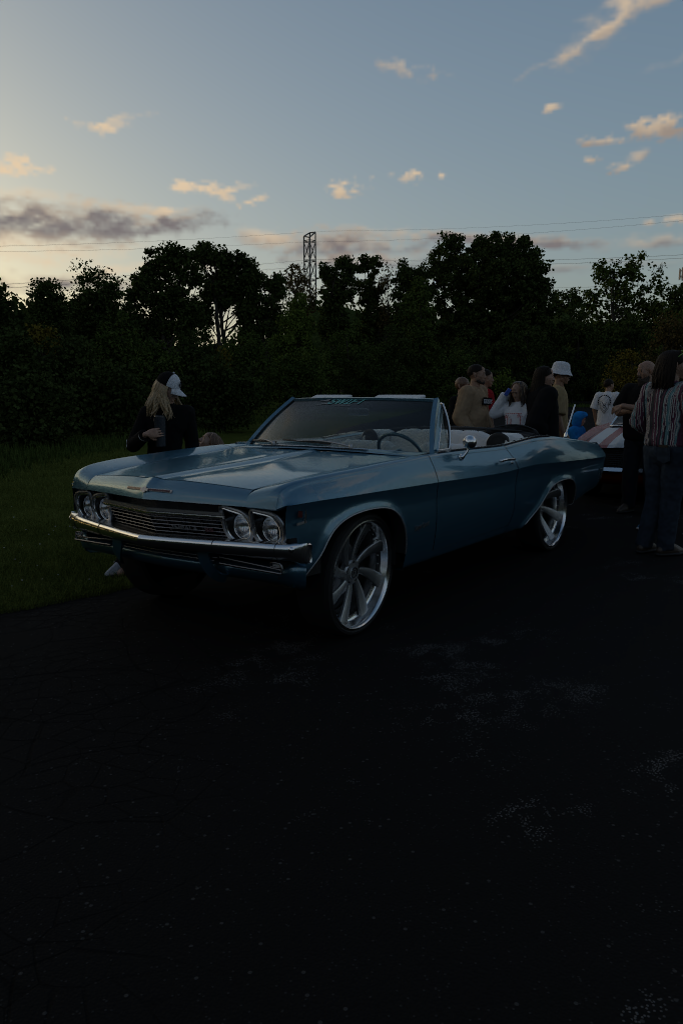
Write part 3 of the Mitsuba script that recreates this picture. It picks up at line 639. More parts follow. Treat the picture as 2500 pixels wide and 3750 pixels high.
def wheel(at, camber, deep, left, steer=0.0):
    s = 1 if left else -1
    R = rot([0, 0, 1], steer) @ rot([1, 0, 0], -camber * s)
    w = C + '__wheel'; i = 0
    while w in scene:
        i += 1; w = '%s__wheel_%03d' % (C, i)
    fix = lambda m: moved(m if left else flip(m), R, at)
    rim = lathe([(.318, -.215), (.325, -.20), (.268, -.195), (.262, -.12), (.268, -.085), (.270, -.076), (.295, -.070), (.302, -.060), (.309, -.020), (.315, -.004), (.3235, .004), (.331, .002), (.334, -.006)], 96, 'y')
    put(w, fix(rim), CHROME, 50)
    put(w + '__tyre', fix(lathe([(.333, -.008), (.345, .004), (.360, .0), (.372, -.018), (.375, -.035), (.375, -.195), (.368, -.215), (.345, -.228), (.322, -.21)], 96, 'y')), RUBBER, 40)
    hub = lathe([(0, .012 - deep), (.034, .012 - deep), (.037, .006 - deep), (.072, .002 - deep), (.080, -.008 - deep), (.082, -.04 - deep)], 40, 'y')
    put(w + '__hub', fix(hub), BRUSHED, 30)
    put(w + '__cap', fix(cat([lathe([(.034, .0125 - deep), (.034, .0145 - deep), (.027, .0145 - deep), (.027, .0125 - deep)], 32, 'y'), facing(extrude(unary_union([Polygon([(-.010, -.017), (-.003, -.017), (-.003, .017), (-.010, .017)]), Polygon([(-.003, .010), (.014, .010), (.011, .017), (-.003, .017)]), Polygon([(-.003, -.004), (.010, -.004), (.008, .003), (-.003, .003)])]), .002), (0, .0122 - deep, 0), [-1, 0, 0], [0, 0, 1])])), BLACK)
    for k in range(5):
        q = math.radians(90 + 72 * k); put(w + '__lug_well', fix(moved(lathe([(0, .0035 - deep), (.0125, .0035 - deep), (.0135, .0045 - deep), (.016, .003 - deep)], 16, 'y'), None, (.056 * math.cos(q), 0, .056 * math.sin(q)))), BLACK, True)
    for k in range(8):
        rr = np.linspace(.050, .306, 22); u = (rr - .05) / .256
        th = math.radians(92 + 45 * k) + .46 * (u ** 1.2 - .28 * u ** 2.4) ; wd = .030 + .062 * u - .006 * u ** 3; dep = -deep - .004 + (deep - .040) * u ** 1.7
        L, Q = [], []
        for r, t, a, d in zip(rr, th, wd, dep):
            c = np.array([math.cos(t), math.sin(t)]); n = np.array([-c[1], c[0]])
            sec = [(-.5, -.020), (-.5, -.003), (-.42, .002), (-.05, .008), (.42, .001), (.5, -.003), (.5, -.020)]
            L.append([(r * c[0] + n[0] * a * g, d + h * .8, r * c[1] + n[1] * a * g) for g, h in sec])
        m = grid(np.array(L), wrap_v=True); capm = trimesh.Trimesh(np.vstack([L[-1], [np.mean(L[-1], 0)]]), [[i, (i + 1) % 7, 7] for i in range(7)], process=False)
        sk = put(w + '__spoke', fix(cat([m, capm])), BRUSHED, 18)
        if k == 0:
            tm = text('CORLEONE', .016, .0015, True); v = np.array(tm.vertices); L = np.array(L); out = []
            for x, y, z in v:
                r = .175 - x * 1.15; t = np.interp(r, rr, th); d = np.interp(r, rr, dep); c = np.array([math.cos(t), math.sin(t)]); n = np.array([-c[1], c[0]]); g = (y - .008)
                out.append((r * c[0] + n[0] * g, d + .0065 + z - abs(g) * .10, r * c[1] + n[1] * g))
            put(sk + '__lettering', fix(trimesh.Trimesh(np.array(out), tm.faces[:, ::-1], process=False)), BLACK)
    put(w + '__rivet', fix(cat([moved(lathe([(0, .007), (.0035, .006), (.0045, 0)], 8, 'y'), None, (.283 * math.cos(q), -.072, .283 * math.sin(q))) for q in np.radians(np.r_[np.arange(0, 360, 11.25)])])), CHROME, True, kind='stuff')
    put(w + '__brake_disc', fix(cat([lathe([(.04, -.16), (.165, -.16), (.17, -.165), (.17, -.18), (.04, -.18)], 48, 'y'), moved(rbox(.10, .06, .16, .02), None, (.13, -.165, .0))])), SATIN, 40)
    put(w + '__wheel_back', fix(lathe([(0, -.20), (.318, -.205)], 32, 'y')), BLACK)


for s in (1, -1):
    wheel((0, s * .895, .375), 4.5, .075, s > 0, 2.0 * 1)
    wheel((-3.023, s * .912, .375), 0, .150, s > 0)
put(C + '__exhaust_tip', tube([(-3.9, .45, .33), (-4.25, .45, .32)], .03, 12, scale=[1, 1]), CHROME, True)
# ------------------------------------------------------------------ ground
E0, E1 = np.array([.938, -1.405]), np.array([-.129, -1.214])      # the tarmac's edge runs along the far side of the car
def edge_y(x):
    """Where the tarmac ends and the lawn begins."""
    base = np.where(x > -.2, -1.22 - .175 * (x + .2), np.interp(x, [-60, -20, -12, -6, -4, -.2], [-30, -13.5, -8.6, -2.6, -1.55, -1.22]))
    q = np.stack([np.asarray(x, float), 0 * np.asarray(x, float), 0 * np.asarray(x, float)], -1); return base + .16 * (meshkit.fbm(q * .9, 3, 5) - .5) + .07 * (meshkit.fbm(q * 5, 3, 6) - .5)


def rise(x, y):
    """The lawn lifts gently away from the tarmac towards the trees."""
    d = np.maximum(edge_y(x) - y, 0)
    return .012 * np.minimum(d, 30) * np.clip(d / 4, 0, 1) + .03 * np.clip(d / .5, 0, 1)


gx = np.r_[-1500, -300, -60, np.linspace(-45, 30, 701), 60, 300, 1500]; gt = np.r_[0, .02, .05, .1, .2, .35, .5, .8, 1.2, 2, 3, 4.5, 6, 8, 11, 15, 20, 30, 60, 200, 1500]
GXX, GTT = np.meshgrid(gx, gt, indexing='ij'); LY = edge_y(GXX) - GTT; lawn = np.stack([GXX, LY, rise(GXX, LY) + .035 * (meshkit.fbm(np.stack([GXX * .5, GTT * .5, 0 * GXX], -1), 3) - .5) * np.minimum(GTT, 3) / 3], -1)


def grass_col(p, n, uv):
    a = mikit.fbm(p.x * 1.3, p.y * 1.3, 3.0); b = mikit.fbm(p.x * 35, p.y * 35, 1.0)
    return mikit.mix((.032, .042, .009), (.076, .090, .022), a * .7 + b * .5 - .1)


LAWN = mat('lawn', {'type': 'bumpmap', 'arbitrary': mikit.proc(lambda p, n, uv: .04 * mikit.fbm(p.x * 22, p.y * 22, 0, 3), .01), 'bsdf': {'type': 'diffuse', 'reflectance': mikit.proc(grass_col)}})
put('lawn', grid(lawn), LAWN, True, label='mown green lawn rising gently beside the tarmac to the trees', kind='structure')


def tar_parts(p):
    w = mikit.fbm(p.x * 1.1, p.y * 1.1, 0, 3) - .5; u = mikit.fbm(p.x * 1.1 + 9, p.y * 1.1, 4, 3) - .5
    x, y = p.x + w * .5, p.y + u * .5
    f1, f2, r = mikit.voronoi(x * 1.7, y * 1.7); g1, g2, r2 = mikit.voronoi(x * 7.5 + 3, y * 7.5)
    region = mikit.smoothstep(.0, .9, p.x - p.y + 1.2 * (mikit.fbm(p.x * .9 + 2, p.y * .9, 5, 3) - .5)) * mikit.smoothstep(14, 5, p.x)
    crack = (1 - mikit.smoothstep(.004, .022, f2 - f1)) * .45 * region + (1 - mikit.smoothstep(.01, .06, g2 - g1)) * .42 * region * mikit.smoothstep(.30, .55, mikit.fbm(p.x * 1.6, p.y * 1.6, 8, 2))
    s1, s2, sr = mikit.voronoi(p.x * 95, p.y * 95); h1, h2, hr = mikit.voronoi(p.x * 42, p.y * 42)
    worn = mikit.smoothstep(.53, .76, mikit.fbm(p.x * 2.2 + p.y * .8, p.y * 3.2, 11, 3)) * mikit.smoothstep(.9, -.2, p.x - p.y) * mikit.smoothstep(.34, .66, mikit.fbm(p.x * 9, p.y * 13, 7, 3)) * 1.6
    chip = dr.select(sr > .955 - .40 * worn, 1.0, 0.0) * (1 - mikit.smoothstep(.22, .40, s1)); big = dr.select(hr > .975 - .10 * worn, 1.0, 0.0) * (1 - mikit.smoothstep(.16, .30, h1))
    return crack, dr.maximum(chip * (.16 + .55 * worn), big * .35), s1


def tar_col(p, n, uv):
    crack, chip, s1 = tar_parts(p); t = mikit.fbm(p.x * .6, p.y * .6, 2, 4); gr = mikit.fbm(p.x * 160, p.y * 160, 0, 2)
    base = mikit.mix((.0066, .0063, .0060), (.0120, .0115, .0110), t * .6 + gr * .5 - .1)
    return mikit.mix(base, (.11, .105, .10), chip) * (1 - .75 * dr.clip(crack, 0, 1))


def tar_h(p, n, uv):
    crack, chip, s1 = tar_parts(p); return .003 * (1 - s1) - .008 * dr.clip(crack, 0, 1) + .0015 * chip


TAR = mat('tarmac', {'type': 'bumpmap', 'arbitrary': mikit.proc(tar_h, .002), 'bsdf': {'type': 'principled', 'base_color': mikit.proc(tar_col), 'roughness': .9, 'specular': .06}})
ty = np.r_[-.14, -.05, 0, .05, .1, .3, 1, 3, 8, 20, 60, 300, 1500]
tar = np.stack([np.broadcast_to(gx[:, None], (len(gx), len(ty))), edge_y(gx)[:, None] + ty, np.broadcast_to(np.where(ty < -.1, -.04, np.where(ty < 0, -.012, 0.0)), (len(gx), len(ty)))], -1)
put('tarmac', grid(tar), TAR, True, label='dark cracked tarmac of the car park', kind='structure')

# grass blades over the near lawn
def blades(n, x0, x1, d0, d1, h, w, seed):
    r = np.random.default_rng(seed); x = r.uniform(x0, x1, n); d = d0 + (d1 - d0) * r.random(n) ** 1.4; y = edge_y(x) - d + .03
    z = np.interp(0, [0], [0]) + rise(x, y); a = r.uniform(0, 2 * np.pi, n); hh = h * r.uniform(.5, 1.25, n) * (1 + .5 * (meshkit.fbm(np.c_[x * .8, y * .8, x * 0], 3) - .5)); ww = w * r.uniform(.6, 1.3, n)
    lean = r.uniform(.1, .7, n); b = a + r.uniform(-1, 1, n) + np.pi / 2
    base = np.c_[x, y, z - .01]; s = np.c_[np.cos(a), np.sin(a), 0 * a] * ww[:, None]; l = np.c_[np.cos(b), np.sin(b), 0 * b] * (hh * lean)[:, None]; up = np.c_[0 * a, 0 * a, hh]
    V = np.stack([base - s, base + s, base - s * .7 + l * .35 + up * .6, base + s * .7 + l * .35 + up * .6, base + l + up], 1).reshape(-1, 3)
    F = (np.arange(n)[:, None, None] * 5 + np.array([[0, 1, 3], [0, 3, 2], [2, 3, 4]])).reshape(-1, 3)
    return V, F


GRASS = mat('grass', {'type': 'diffuse', 'reflectance': mikit.proc(lambda p, n, uv: mikit.mix((.056, .072, .014), (.135, .158, .040), mikit.fbm(p.x * 2.1, p.y * 2.1, 3.0) * .6 + .6 * mikit.cell_rand(p.x * 14, p.y * 14, 0) - .1))})
put('grass', cat([blades(70000, -1.2, 3.2, -.07, 3.2, .055, .0022, 3), blades(40000, -6, 3.5, 2.5, 9, .06, .004, 4), blades(18000, -14, 2, 6, 20, .07, .008, 5)]), GRASS, False, label='short mown grass blades covering the lawn', category='grass', kind='stuff')
r = np.random.default_rng(8); fx = r.uniform(-1.5, 3.0, 120); fd = r.uniform(.1, 4.5, 120)
put('clover_flowers', cat([moved(trimesh.creation.icosphere(0, .004 + .004 * r.random()), None, (x, edge_y(x) - d, rise(x, edge_y(x) - d) + .05)) for x, d in zip(fx, fd)]), WHITEPRINT, False, label='tiny pale clover flower heads dotted through the lawn grass', category='flowers', kind='stuff')
# ------------------------------------------------------------------ trees, shrubs, tower, wires
def spot(az, dist):
    """Ground point at an angle (degrees right of the view's heading) and distance from the camera."""
    a = YAW - math.radians(az); x, y = EYE[0] + dist * math.cos(a), EYE[1] + dist * math.sin(a); return x, y, float(rise(np.array(x), np.array(y)))


def leafmat(name, lo, hi):
    return mat(name, {'type': 'diffuse', 'reflectance': mikit.proc(lambda p, n, uv: mikit.mix(lo, hi, .75 * mikit.cell_rand(p.x * 6, p.y * 6, p.z * 6) + .45 * mikit.noise(p.x * .9, p.y * .9, p.z * .9) - .1))})


LEAF_DARK = leafmat('leaf_dark', (.021, .031, .010), (.056, .076, .024))
LEAF_MID = leafmat('leaf_mid', (.030, .049, .012), (.078, .106, .028))
LEAF_LIGHT = leafmat('leaf_light', (.046, .070, .015), (.11, .15, .032))
LEAF_GOLD = leafmat('leaf_gold', (.07, .062, .011), (.17, .13, .026))
LEAF_BROWN = leafmat('leaf_brown', (.040, .032, .012), (.090, .068, .028))
BARK = pri('bark', mikit.proc(lambda p, n, uv: mikit.mix((.018, .014, .011), (.055, .046, .038), mikit.fbm(p.x * 9, p.y * 9, p.z * 2.5))), .9)


def leaves(C0, size, r, droop=0.0):
    n = len(C0); a = r.normal(size=(n, 3)); a /= np.linalg.norm(a, axis=1, keepdims=True); a[:, 2] -= droop; a /= np.linalg.norm(a, axis=1, keepdims=True)
    b = np.cross(a, r.normal(size=(n, 3))); b /= np.linalg.norm(b, axis=1, keepdims=True) + 1e-9; s = size * r.uniform(.6, 1.35, (n, 1)); a, b = a * s, b * s * .42
    V = np.stack([C0 - a * .6, C0 + b, C0 + a * .6, C0 - b], 1).reshape(-1, 3); q = np.arange(n)[:, None] * 4
    return V, np.vstack([q + [0, 1, 2], q + [0, 2, 3]])


def k_size(at):
    return float(np.interp(math.hypot(at[0] - EYE[0], at[1] - EYE[1]), [20, 45, 75], [.9, 1.0, 1.35]))


def tree(kind, at, H, W, lobes, seed, leaf, label, nclump=120, per=70, size=.16, cr=.55, low=.25, trunk=None, group=None, wood=True, droop=0.0, multi=1):
    """lobes: ellipsoids (dx, dz, rx, rz) in units of W and H, across the view and up, that the crown's outline follows."""
    sh = kind.endswith('shrub'); nclump = int(nclump * (1.25 if sh else 1.5)); per = int(per * (.66 if sh else 1.25)); size *= (.90 if sh else .81) * k_size(at); r = np.random.default_rng(seed); k = thing(kind, label, 'tree' if kind.endswith('tree') else 'shrub', group)
    x, y, z = at; side = np.array([-math.sin(math.atan2(y - EYE[1], x - EYE[0])), math.cos(math.atan2(y - EYE[1], x - EYE[0])), 0]) * -1; back = np.array([side[1], -side[0], 0])
    o = np.array([x, y, z]); cl = []
    vol = np.array([l[2] * l[3] for l in lobes]); vol = vol / vol.sum()
    for i in r.choice(len(lobes), nclump, p=vol):
        dx, dz, rx, rz = lobes[i]; d = r.normal(size=3); d /= np.linalg.norm(d); q = r.random() ** .42 * d
        cl.append(o + side * (dx * W + q[0] * rx * W) + back * (q[1] * rx * W * .9) + np.array([0, 0, dz * H + q[2] * rz * H]))
    cl = np.array(cl); cl[:, 2] = np.maximum(cl[:, 2], z + .25)
    rad = cr * r.uniform(.55, 1.3, len(cl)); P = np.repeat(cl, per, 0) + np.clip(r.normal(size=(len(cl) * per, 3)), -1.6, 1.6) * np.repeat(rad, per)[:, None] * [.55, .55, .42]
    put(k + '__crown', leaves(P, size, r, droop), leaf)
    if wood:
        tr = trunk or H * .018; parts = []
        for j in range(multi):
            top = o + side * (r.uniform(-.12, .12) * W + (j - (multi - 1) / 2) * .35 * W * (multi > 1)) + np.array([0, 0, H * .82]); b0 = o + side * (j - (multi - 1) / 2) * .25 * (multi > 1)
            tp = smoothpath([b0 - [0, 0, .2], b0 * .72 + top * .28 + r.normal(size=3) * .02 * H * [1, 1, 0], b0 * .4 + top * .6 + r.normal(size=3) * .03 * H * [1, 1, 0], top], 18); parts.append(tube(tp, tr, 8, scale=np.linspace(1, .18, 18)))
            pick = r.choice(len(cl), min(len(cl), 26 // multi + 6), replace=False)
            for c in cl[pick]:
                h = np.clip((c[2] - z) / H - r.uniform(.12, .32), low * .7, .78); s = tp[int(h / .82 * 17)] ; mid = s * .5 + c * .5 + np.array([0, 0, -.03 * H]) + r.normal(size=3) * .02 * H
                parts.append(tube(smoothpath([s, mid, c], 9), tr * .38 * (1 - h * .6), 5, scale=np.linspace(1, .2, 9)))
        put(k + '__trunk', cat(parts), BARK, True)
    return k


def px(xv):
    """Angle right of the view's heading for a column of the photograph (in 1568ths of its width)."""
    return math.degrees(math.atan((xv - 784) / (FL * 1568)))


def ht(yv, dist):
    """Height of a thing seen at that row and distance."""
    return EYE[2] + dist * math.tan(math.atan((1176 - yv) / (FL * 1568)) + PITCH)


def crown(xa, xb, ytop, dist, kind, seed, leaf, label, lobes, **k):
    xm = (xa + xb) / 2; d = dist = dist * float(np.interp(xm, [480, 620, 800, 1300, 1360], [1, 1.15, 1.42, 1.45, 1.2])); at = spot(px(xm), d); H = ht(ytop, d) - at[2]; W = d * math.radians(px(xb) - px(xa))
    return tree(kind, at, H, W, lobes, seed, leaf, label, **k)


ROUND = [(0, .62, .42, .34), (-.2, .5, .3, .28), (.22, .5, .28, .28)]
# tall trees against the sky, left to right
crown(-40, 62, 655, 46, 'oak_tree', 1, LEAF_DARK, 'dark rounded tree at the far left end of the treeline', [(0, .7, .48, .28), (-.1, .4, .5, .35)], nclump=110, per=70)
crown(88, 190, 648, 44, 'locust_tree', 2, LEAF_DARK, 'lacy thin-topped tree between the leftmost dark tree and the spiky one', [(-.05, .86, .35, .12), (.15, .62, .4, .25), (-.2, .55, .3, .3), (0, .3, .5, .28)], nclump=130, per=60, cr=.45)
crown(175, 325, 617, 46, 'poplar_tree', 3, LEAF_DARK, 'tall dense tree with a spiky top left of the two great cottonwoods', [(-.22, .92, .10, .08), (-.02, .90, .12, .09), (.15, .84, .14, .12), (-.1, .68, .36, .24), (.12, .6, .36, .26), (0, .32, .5, .3)], nclump=170, per=75, cr=.5)
COT = dict(nclump=130, per=85, cr=.50, size=.20, low=.3, trunk=.24)
crown(312, 480, 568, 52, 'cottonwood_tree', 4, LEAF_DARK, 'great cottonwood with its crown open over a forked trunk, left one of the pair', [(-.30, .70, .20, .14), (-.12, .84, .20, .13), (.14, .90, .20, .10), (.34, .86, .16, .12), (-.38, .52, .12, .10), (.05, .68, .26, .14), (.25, .55, .22, .16), (-.1, .5, .14, .1)], multi=2, **COT)
crown(462, 600, 566, 53, 'cottonwood_tree', 5, LEAF_DARK, 'great cottonwood with sky showing under its crown, right one of the pair', [(-.28, .92, .20, .08), (0, .88, .22, .10), (.28, .85, .22, .11), (-.1, .72, .3, .12), (.3, .62, .18, .14), (-.38, .6, .12, .2), (.36, .44, .14, .12)], multi=2, **COT)
crown(560, 662, 602, 50, 'maple_tree', 6, LEAF_DARK, 'dark lobed tree between the cottonwoods and the lattice tower', [(-.2, .86, .24, .12), (.25, .82, .20, .13), (.05, .64, .4, .16), (.3, .5, .18, .14), (-.25, .42, .22, .16)], nclump=105, per=75, cr=.48, size=.19)
crown(655, 735, 592, 48, 'ash_tree', 7, LEAF_BROWN, 'thin brownish half bare tree in front of the lattice tower', [(-.1, .86, .34, .12), (.1, .68, .4, .16), (-.2, .5, .3, .14)], nclump=75, per=22, cr=.5, size=.17)
crown(735, 818, 574, 50, 'oak_tree', 8, LEAF_DARK, 'dark tree with knobbly top just right of the lattice tower', [(.12, .93, .16, .06), (-.22, .84, .22, .09), (.28, .86, .18, .09), (0, .74, .42, .10), (-.1, .56, .44, .16), (.1, .34, .5, .22)], nclump=135, per=85, cr=.42, size=.2)
crown(815, 880, 586, 50, 'oak_tree', 9, LEAF_DARK, 'narrow dark tree with two pointed tops, right of the knobbly one', [(-.2, .92, .20, .07), (.18, .93, .20, .07), (0, .76, .42, .13), (.1, .52, .46, .2), (0, .3, .5, .2)], nclump=110, per=80, cr=.42, size=.2)
crown(868, 905, 598, 49, 'birch_tree', 10, LEAF_BROWN, 'spindly nearly leafless tree in a gap of the treeline', [(0, .86, .5, .12), (0, .62, .5, .16)], nclump=36, per=16, cr=.5, size=.15, trunk=.09)
crown(888, 990, 595, 49, 'maple_tree', 11, LEAF_DARK, 'dark round tree leaning against the largest tree', [(-.05, .84, .34, .14), (.25, .72, .3, .2), (-.2, .58, .34, .2), (0, .34, .5, .25)], nclump=140, per=80, cr=.45, size=.19)
crown(968, 1268, 532, 50, 'maple_tree', 12, LEAF_DARK, 'largest darkest tree of the treeline with a broad domed crown', [(-.30, .93, .09, .07), (-.34, .78, .16, .14), (-.05, .90, .16, .09), (.16, .87, .17, .10), (.30, .72, .18, .16), (0, .66, .44, .24), (.02, .76, .36, .16), (-.25, .5, .28, .24), (.26, .5, .26, .20), (0, .3, .46, .24)], nclump=520, per=85, cr=.5, size=.2, trunk=.3)
crown(1255, 1345, 668, 72, 'oak_tree', 13, LEAF_DARK, 'low round tree just right of the largest tree', [(-.3, .86, .22, .12), (.2, .88, .24, .12), (0, .55, .5, .4)], nclump=90, per=70, cr=.6, size=.22)
crown(1322, 1505, 592, 68, 'sycamore_tree', 14, LEAF_MID, 'airy pale tree standing apart on the right with sky between its leaves', [(-.22, .86, .14, .10), (.12, .88, .16, .09), (.42, .80, .07, .10), (-.36, .66, .13, .14), (-.05, .70, .30, .16), (.30, .64, .18, .16), (.4, .54, .12, .1), (0, .48, .4, .16), (0, .25, .45, .2)], nclump=230, per=24, cr=.62, size=.24)
crown(1490, 1620, 668, 66, 'oak_tree', 15, LEAF_DARK, 'dark tree at the right edge below the cell tower', [(0, .8, .5, .18), (0, .45, .55, .4)], nclump=130, per=75, cr=.6, size=.22)
# the thicket of shrubs and young trees in front of them
TH = 'shrubs and young trees of the thicket'
SH = [(0, .68, .40, .30), (-.22, .5, .32, .32), (.24, .48, .30, .32), (0, .25, .5, .28)]
k = dict(wood=True, nclump=110, per=95, cr=.34, size=.115)
crown(-60, 110, 735, 24, 'thicket_shrub', 21, LEAF_DARK, 'dark broad shrub filling the left edge under the trees', SH, **k)
crown(60, 160, 752, 26, 'thicket_shrub', 22, LEAF_GOLD, 'golden leaved shrub glowing in the thicket at the left', [(0, .90, .3, .08), (.25, .8, .2, .08)], wood=True, nclump=26, per=60, cr=.3, size=.11)
crown(95, 260, 770, 25, 'thicket_shrub', 23, LEAF_DARK, 'dark shrub right below the golden leaved one', SH, **k)
crown(225, 345, 722, 30, 'thicket_shrub', 24, LEAF_MID, 'tall rounded shrub below the spiky topped tree', SH, **k)
crown(310, 420, 770, 28, 'thicket_shrub', 25, LEAF_MID, 'rounded green shrub above the head of the woman in the cap', SH, **k)
crown(385, 520, 752, 30, 'thicket_shrub', 26, LEAF_DARK, 'dark shrub under the left cottonwood', SH, **k)
crown(495, 535, 792, 26, 'sapling_tree', 27, LEAF_GOLD, 'small golden leaved sapling standing before the thicket', [(0, .82, .4, .15), (.1, .6, .35, .12)], nclump=14, per=26, cr=.22, size=.09, trunk=.03)
crown(500, 640, 742, 33, 'thicket_shrub', 28, LEAF_MID, 'rounded shrub under the right cottonwood', SH, **k)
crown(620, 750, 668, 36, 'willow_tree', 29, LEAF_LIGHT, 'pale green conical willow at the foot of the lattice tower', [(.05, .90, .12, .09), (0, .74, .26, .16), (-.08, .52, .36, .22), (.1, .3, .46, .26)], nclump=150, per=85, cr=.38, size=.14, droop=.5)
crown(735, 890, 728, 36, 'thicket_shrub', 30, LEAF_MID, 'wide green shrub right of the willow', SH, **k)
crown(850, 960, 742, 38, 'thicket_shrub', 31, LEAF_DARK, 'dark shrub behind the windshield header', SH, **k)
crown(905, 1010, 640, 40, 'alder_tree', 32, LEAF_MID, 'slim green tree at the left foot of the largest tree', [(0, .9, .2, .08), (-.05, .72, .36, .18), (.05, .45, .46, .26), (0, .22, .5, .2)], nclump=130, per=80, cr=.42, size=.15)
crown(985, 1140, 760, 42, 'thicket_shrub', 33, LEAF_DARK, 'dark shrub under the largest tree behind the man in tan', SH, **k)
crown(1125, 1265, 740, 46, 'thicket_shrub', 34, LEAF_DARK, 'dark shrub under the right side of the largest tree', SH, **{**k, 'cr': .45, 'size': .15})
crown(1120, 1185, 850, 30, 'thicket_shrub', 35, LEAF_LIGHT, 'small bright green bush behind the person in red', [(0, .7, .4, .3), (.2, .5, .3, .3)], nclump=30, per=60, cr=.28, size=.11)
crown(1240, 1380, 705, 52, 'thicket_shrub', 36, LEAF_DARK, 'dark thicket shrub below the low round tree', SH, **{**k, 'cr': .5, 'size': .16})
crown(1350, 1500, 712, 54, 'thicket_shrub', 37, LEAF_DARK, 'dark thicket shrub below the airy tree', SH, **{**k, 'cr': .5, 'size': .16})
crown(1470, 1620, 700, 52, 'thicket_shrub', 38, LEAF_MID, 'dark thicket shrub at the right edge below the cell tower', SH, **{**k, 'cr': .5, 'size': .16})
crown(1375, 1480, 800, 30, 'thicket_shrub', 39, LEAF_GOLD, 'yellowish feathery shrub behind the man in the white shirt', [(.1, .86, .14, .1), (0, .6, .4, .3), (-.2, .4, .3, .3), (.2, .4, .35, .3)], nclump=110, per=60, cr=.32, size=.09)
crown(1440, 1610, 740, 31, 'thicket_shrub', 40, LEAF_BROWN, 'tall yellowish brown shrub behind the bald man', [(-.1, .86, .14, .12), (.1, .8, .3, .16), (0, .5, .46, .34)], nclump=140, per=70, cr=.38, size=.10)
crown(1010, 1100, 800, 36, 'thicket_shrub', 41, LEAF_MID, 'green shrub behind the head of the man in tan', SH, **k)
crown(1180, 1330, 790, 48, 'thicket_shrub', 42, LEAF_DARK, 'dark shrub behind the person in the white hat', SH, **{**k, 'cr': .45, 'size': .15})
crown(420, 600, 810, 25, 'thicket_shrub', 43, LEAF_DARK, 'low dark shrub behind the child', SH, **k)
crown(600, 780, 800, 30, 'thicket_shrub', 44, LEAF_MID, 'low green shrub seen over the left end of the windshield', SH, **k)
crown(760, 940, 800, 34, 'thicket_shrub', 45, LEAF_DARK, 'low dark shrub seen over the middle of the windshield', SH, **k)
crown(170, 330, 830, 22, 'thicket_shrub', 46, LEAF_DARK, 'low dark shrub left of the woman in the cap', SH, **k)
crown(0, 170, 850, 19, 'thicket_shrub', 47, LEAF_DARK, 'low dark shrub nearest at the left edge', SH, **k)
# rank grass along the foot of the thicket, and the wood that closes the view behind it and behind the camera
r = np.random.default_rng(77); pts = []
for xv, d in zip(np.linspace(-150, 1700, 900), np.interp(np.linspace(-150, 1700, 900), [-150, 0, 300, 450, 600, 700, 900, 1100, 1300, 1700], [13.5, 15, 20, 24, 33, 42, 52, 56, 60, 52])):
    for _ in range(14):
        q = YAW - math.radians(px(xv)); dd = d + r.uniform(-.8, 3.5); pts.append((EYE[0] + dd * math.cos(q) + r.normal() * .3, EYE[1] + dd * math.sin(q) + r.normal() * .3, 0.0))
P = np.array(pts); P[:, 2] = rise(P[:, 0], P[:, 1]); n = len(P); hh = r.uniform(.08, .30, n); a = r.uniform(0, 6.28, n); l = np.c_[np.cos(a), np.sin(a), 0 * a] * hh[:, None] * .3; s = np.c_[-np.sin(a), np.cos(a), 0 * a] * .02; up = np.c_[0 * a, 0 * a, hh]
put('rank_grass', (np.stack([P - s, P + s, P + l + up], 1).reshape(-1, 3), np.arange(3 * n).reshape(-1, 3)), LEAF_MID, False, label='tall unmown grass along the foot of the thicket', category='grass', kind='stuff')


def wood(key, azs, d0, d1, h0, h1, n, seed, label, leaf=.5, per=260):
    per = int(per * .65); leaf *= 1.2; r = np.random.default_rng(seed); out, core = [], []; ico = trimesh.creation.icosphere(2)
    for a in np.linspace(*azs, n):
        x, y, z = spot(a + r.uniform(-.8, .8), r.uniform(d0, d1)); H = r.uniform(h0, h1); W = H * r.uniform(.3, .42); c = np.array([x, y, z + H * .46])
        v = np.asarray(ico.vertices); v = v * (.78 + .5 * (meshkit.fbm(v * 1.7 + a, 3) - .5))[:, None] * [W, W, H * .5]; core.append((v + c, ico.faces))
        d = r.normal(size=(per, 3)); d /= np.linalg.norm(d, axis=1, keepdims=True); out.append(c + d * r.uniform(.7, 1.08, (per, 1)) * [W, W, H * .52])
    put(key, cat([leaves(np.vstack(out), leaf, r)] + core), LEAF_DARK, False, label=label, category='wood', kind='stuff')


wood('far_wood', (-30, -14), 58, 75, 7.2, 8.6, 40, 5, 'dark undergrowth deep behind the trees at the left', .4, 420)
wood('far_wood_middle', (-14, -3), 80, 95, 5.5, 7.0, 40, 25, 'dark undergrowth deep behind the cottonwoods', .4, 300)
wood('far_wood_behind', (-2.5, 14.5), 92, 105, 10.5, 12.0, 46, 15, 'dark undergrowth deep behind the largest tree', .45, 420)
wood('far_wood_right', (15, 30), 85, 105, 7.5, 9.5, 50, 35, 'dark undergrowth deep behind the trees at the right', .45, 360)
wood('low_wood', (34, 112), 58, 75, 5.0, 7.5, 60, 6, 'low trees beyond the open side of the lot, seen only as reflections in the car', .5, 260)
wood('surrounding_wood', (114, 326), 30, 40, 8, 12, 80, 16, 'trees round the rest of the lot, seen only as reflections in the car', .5, 300)
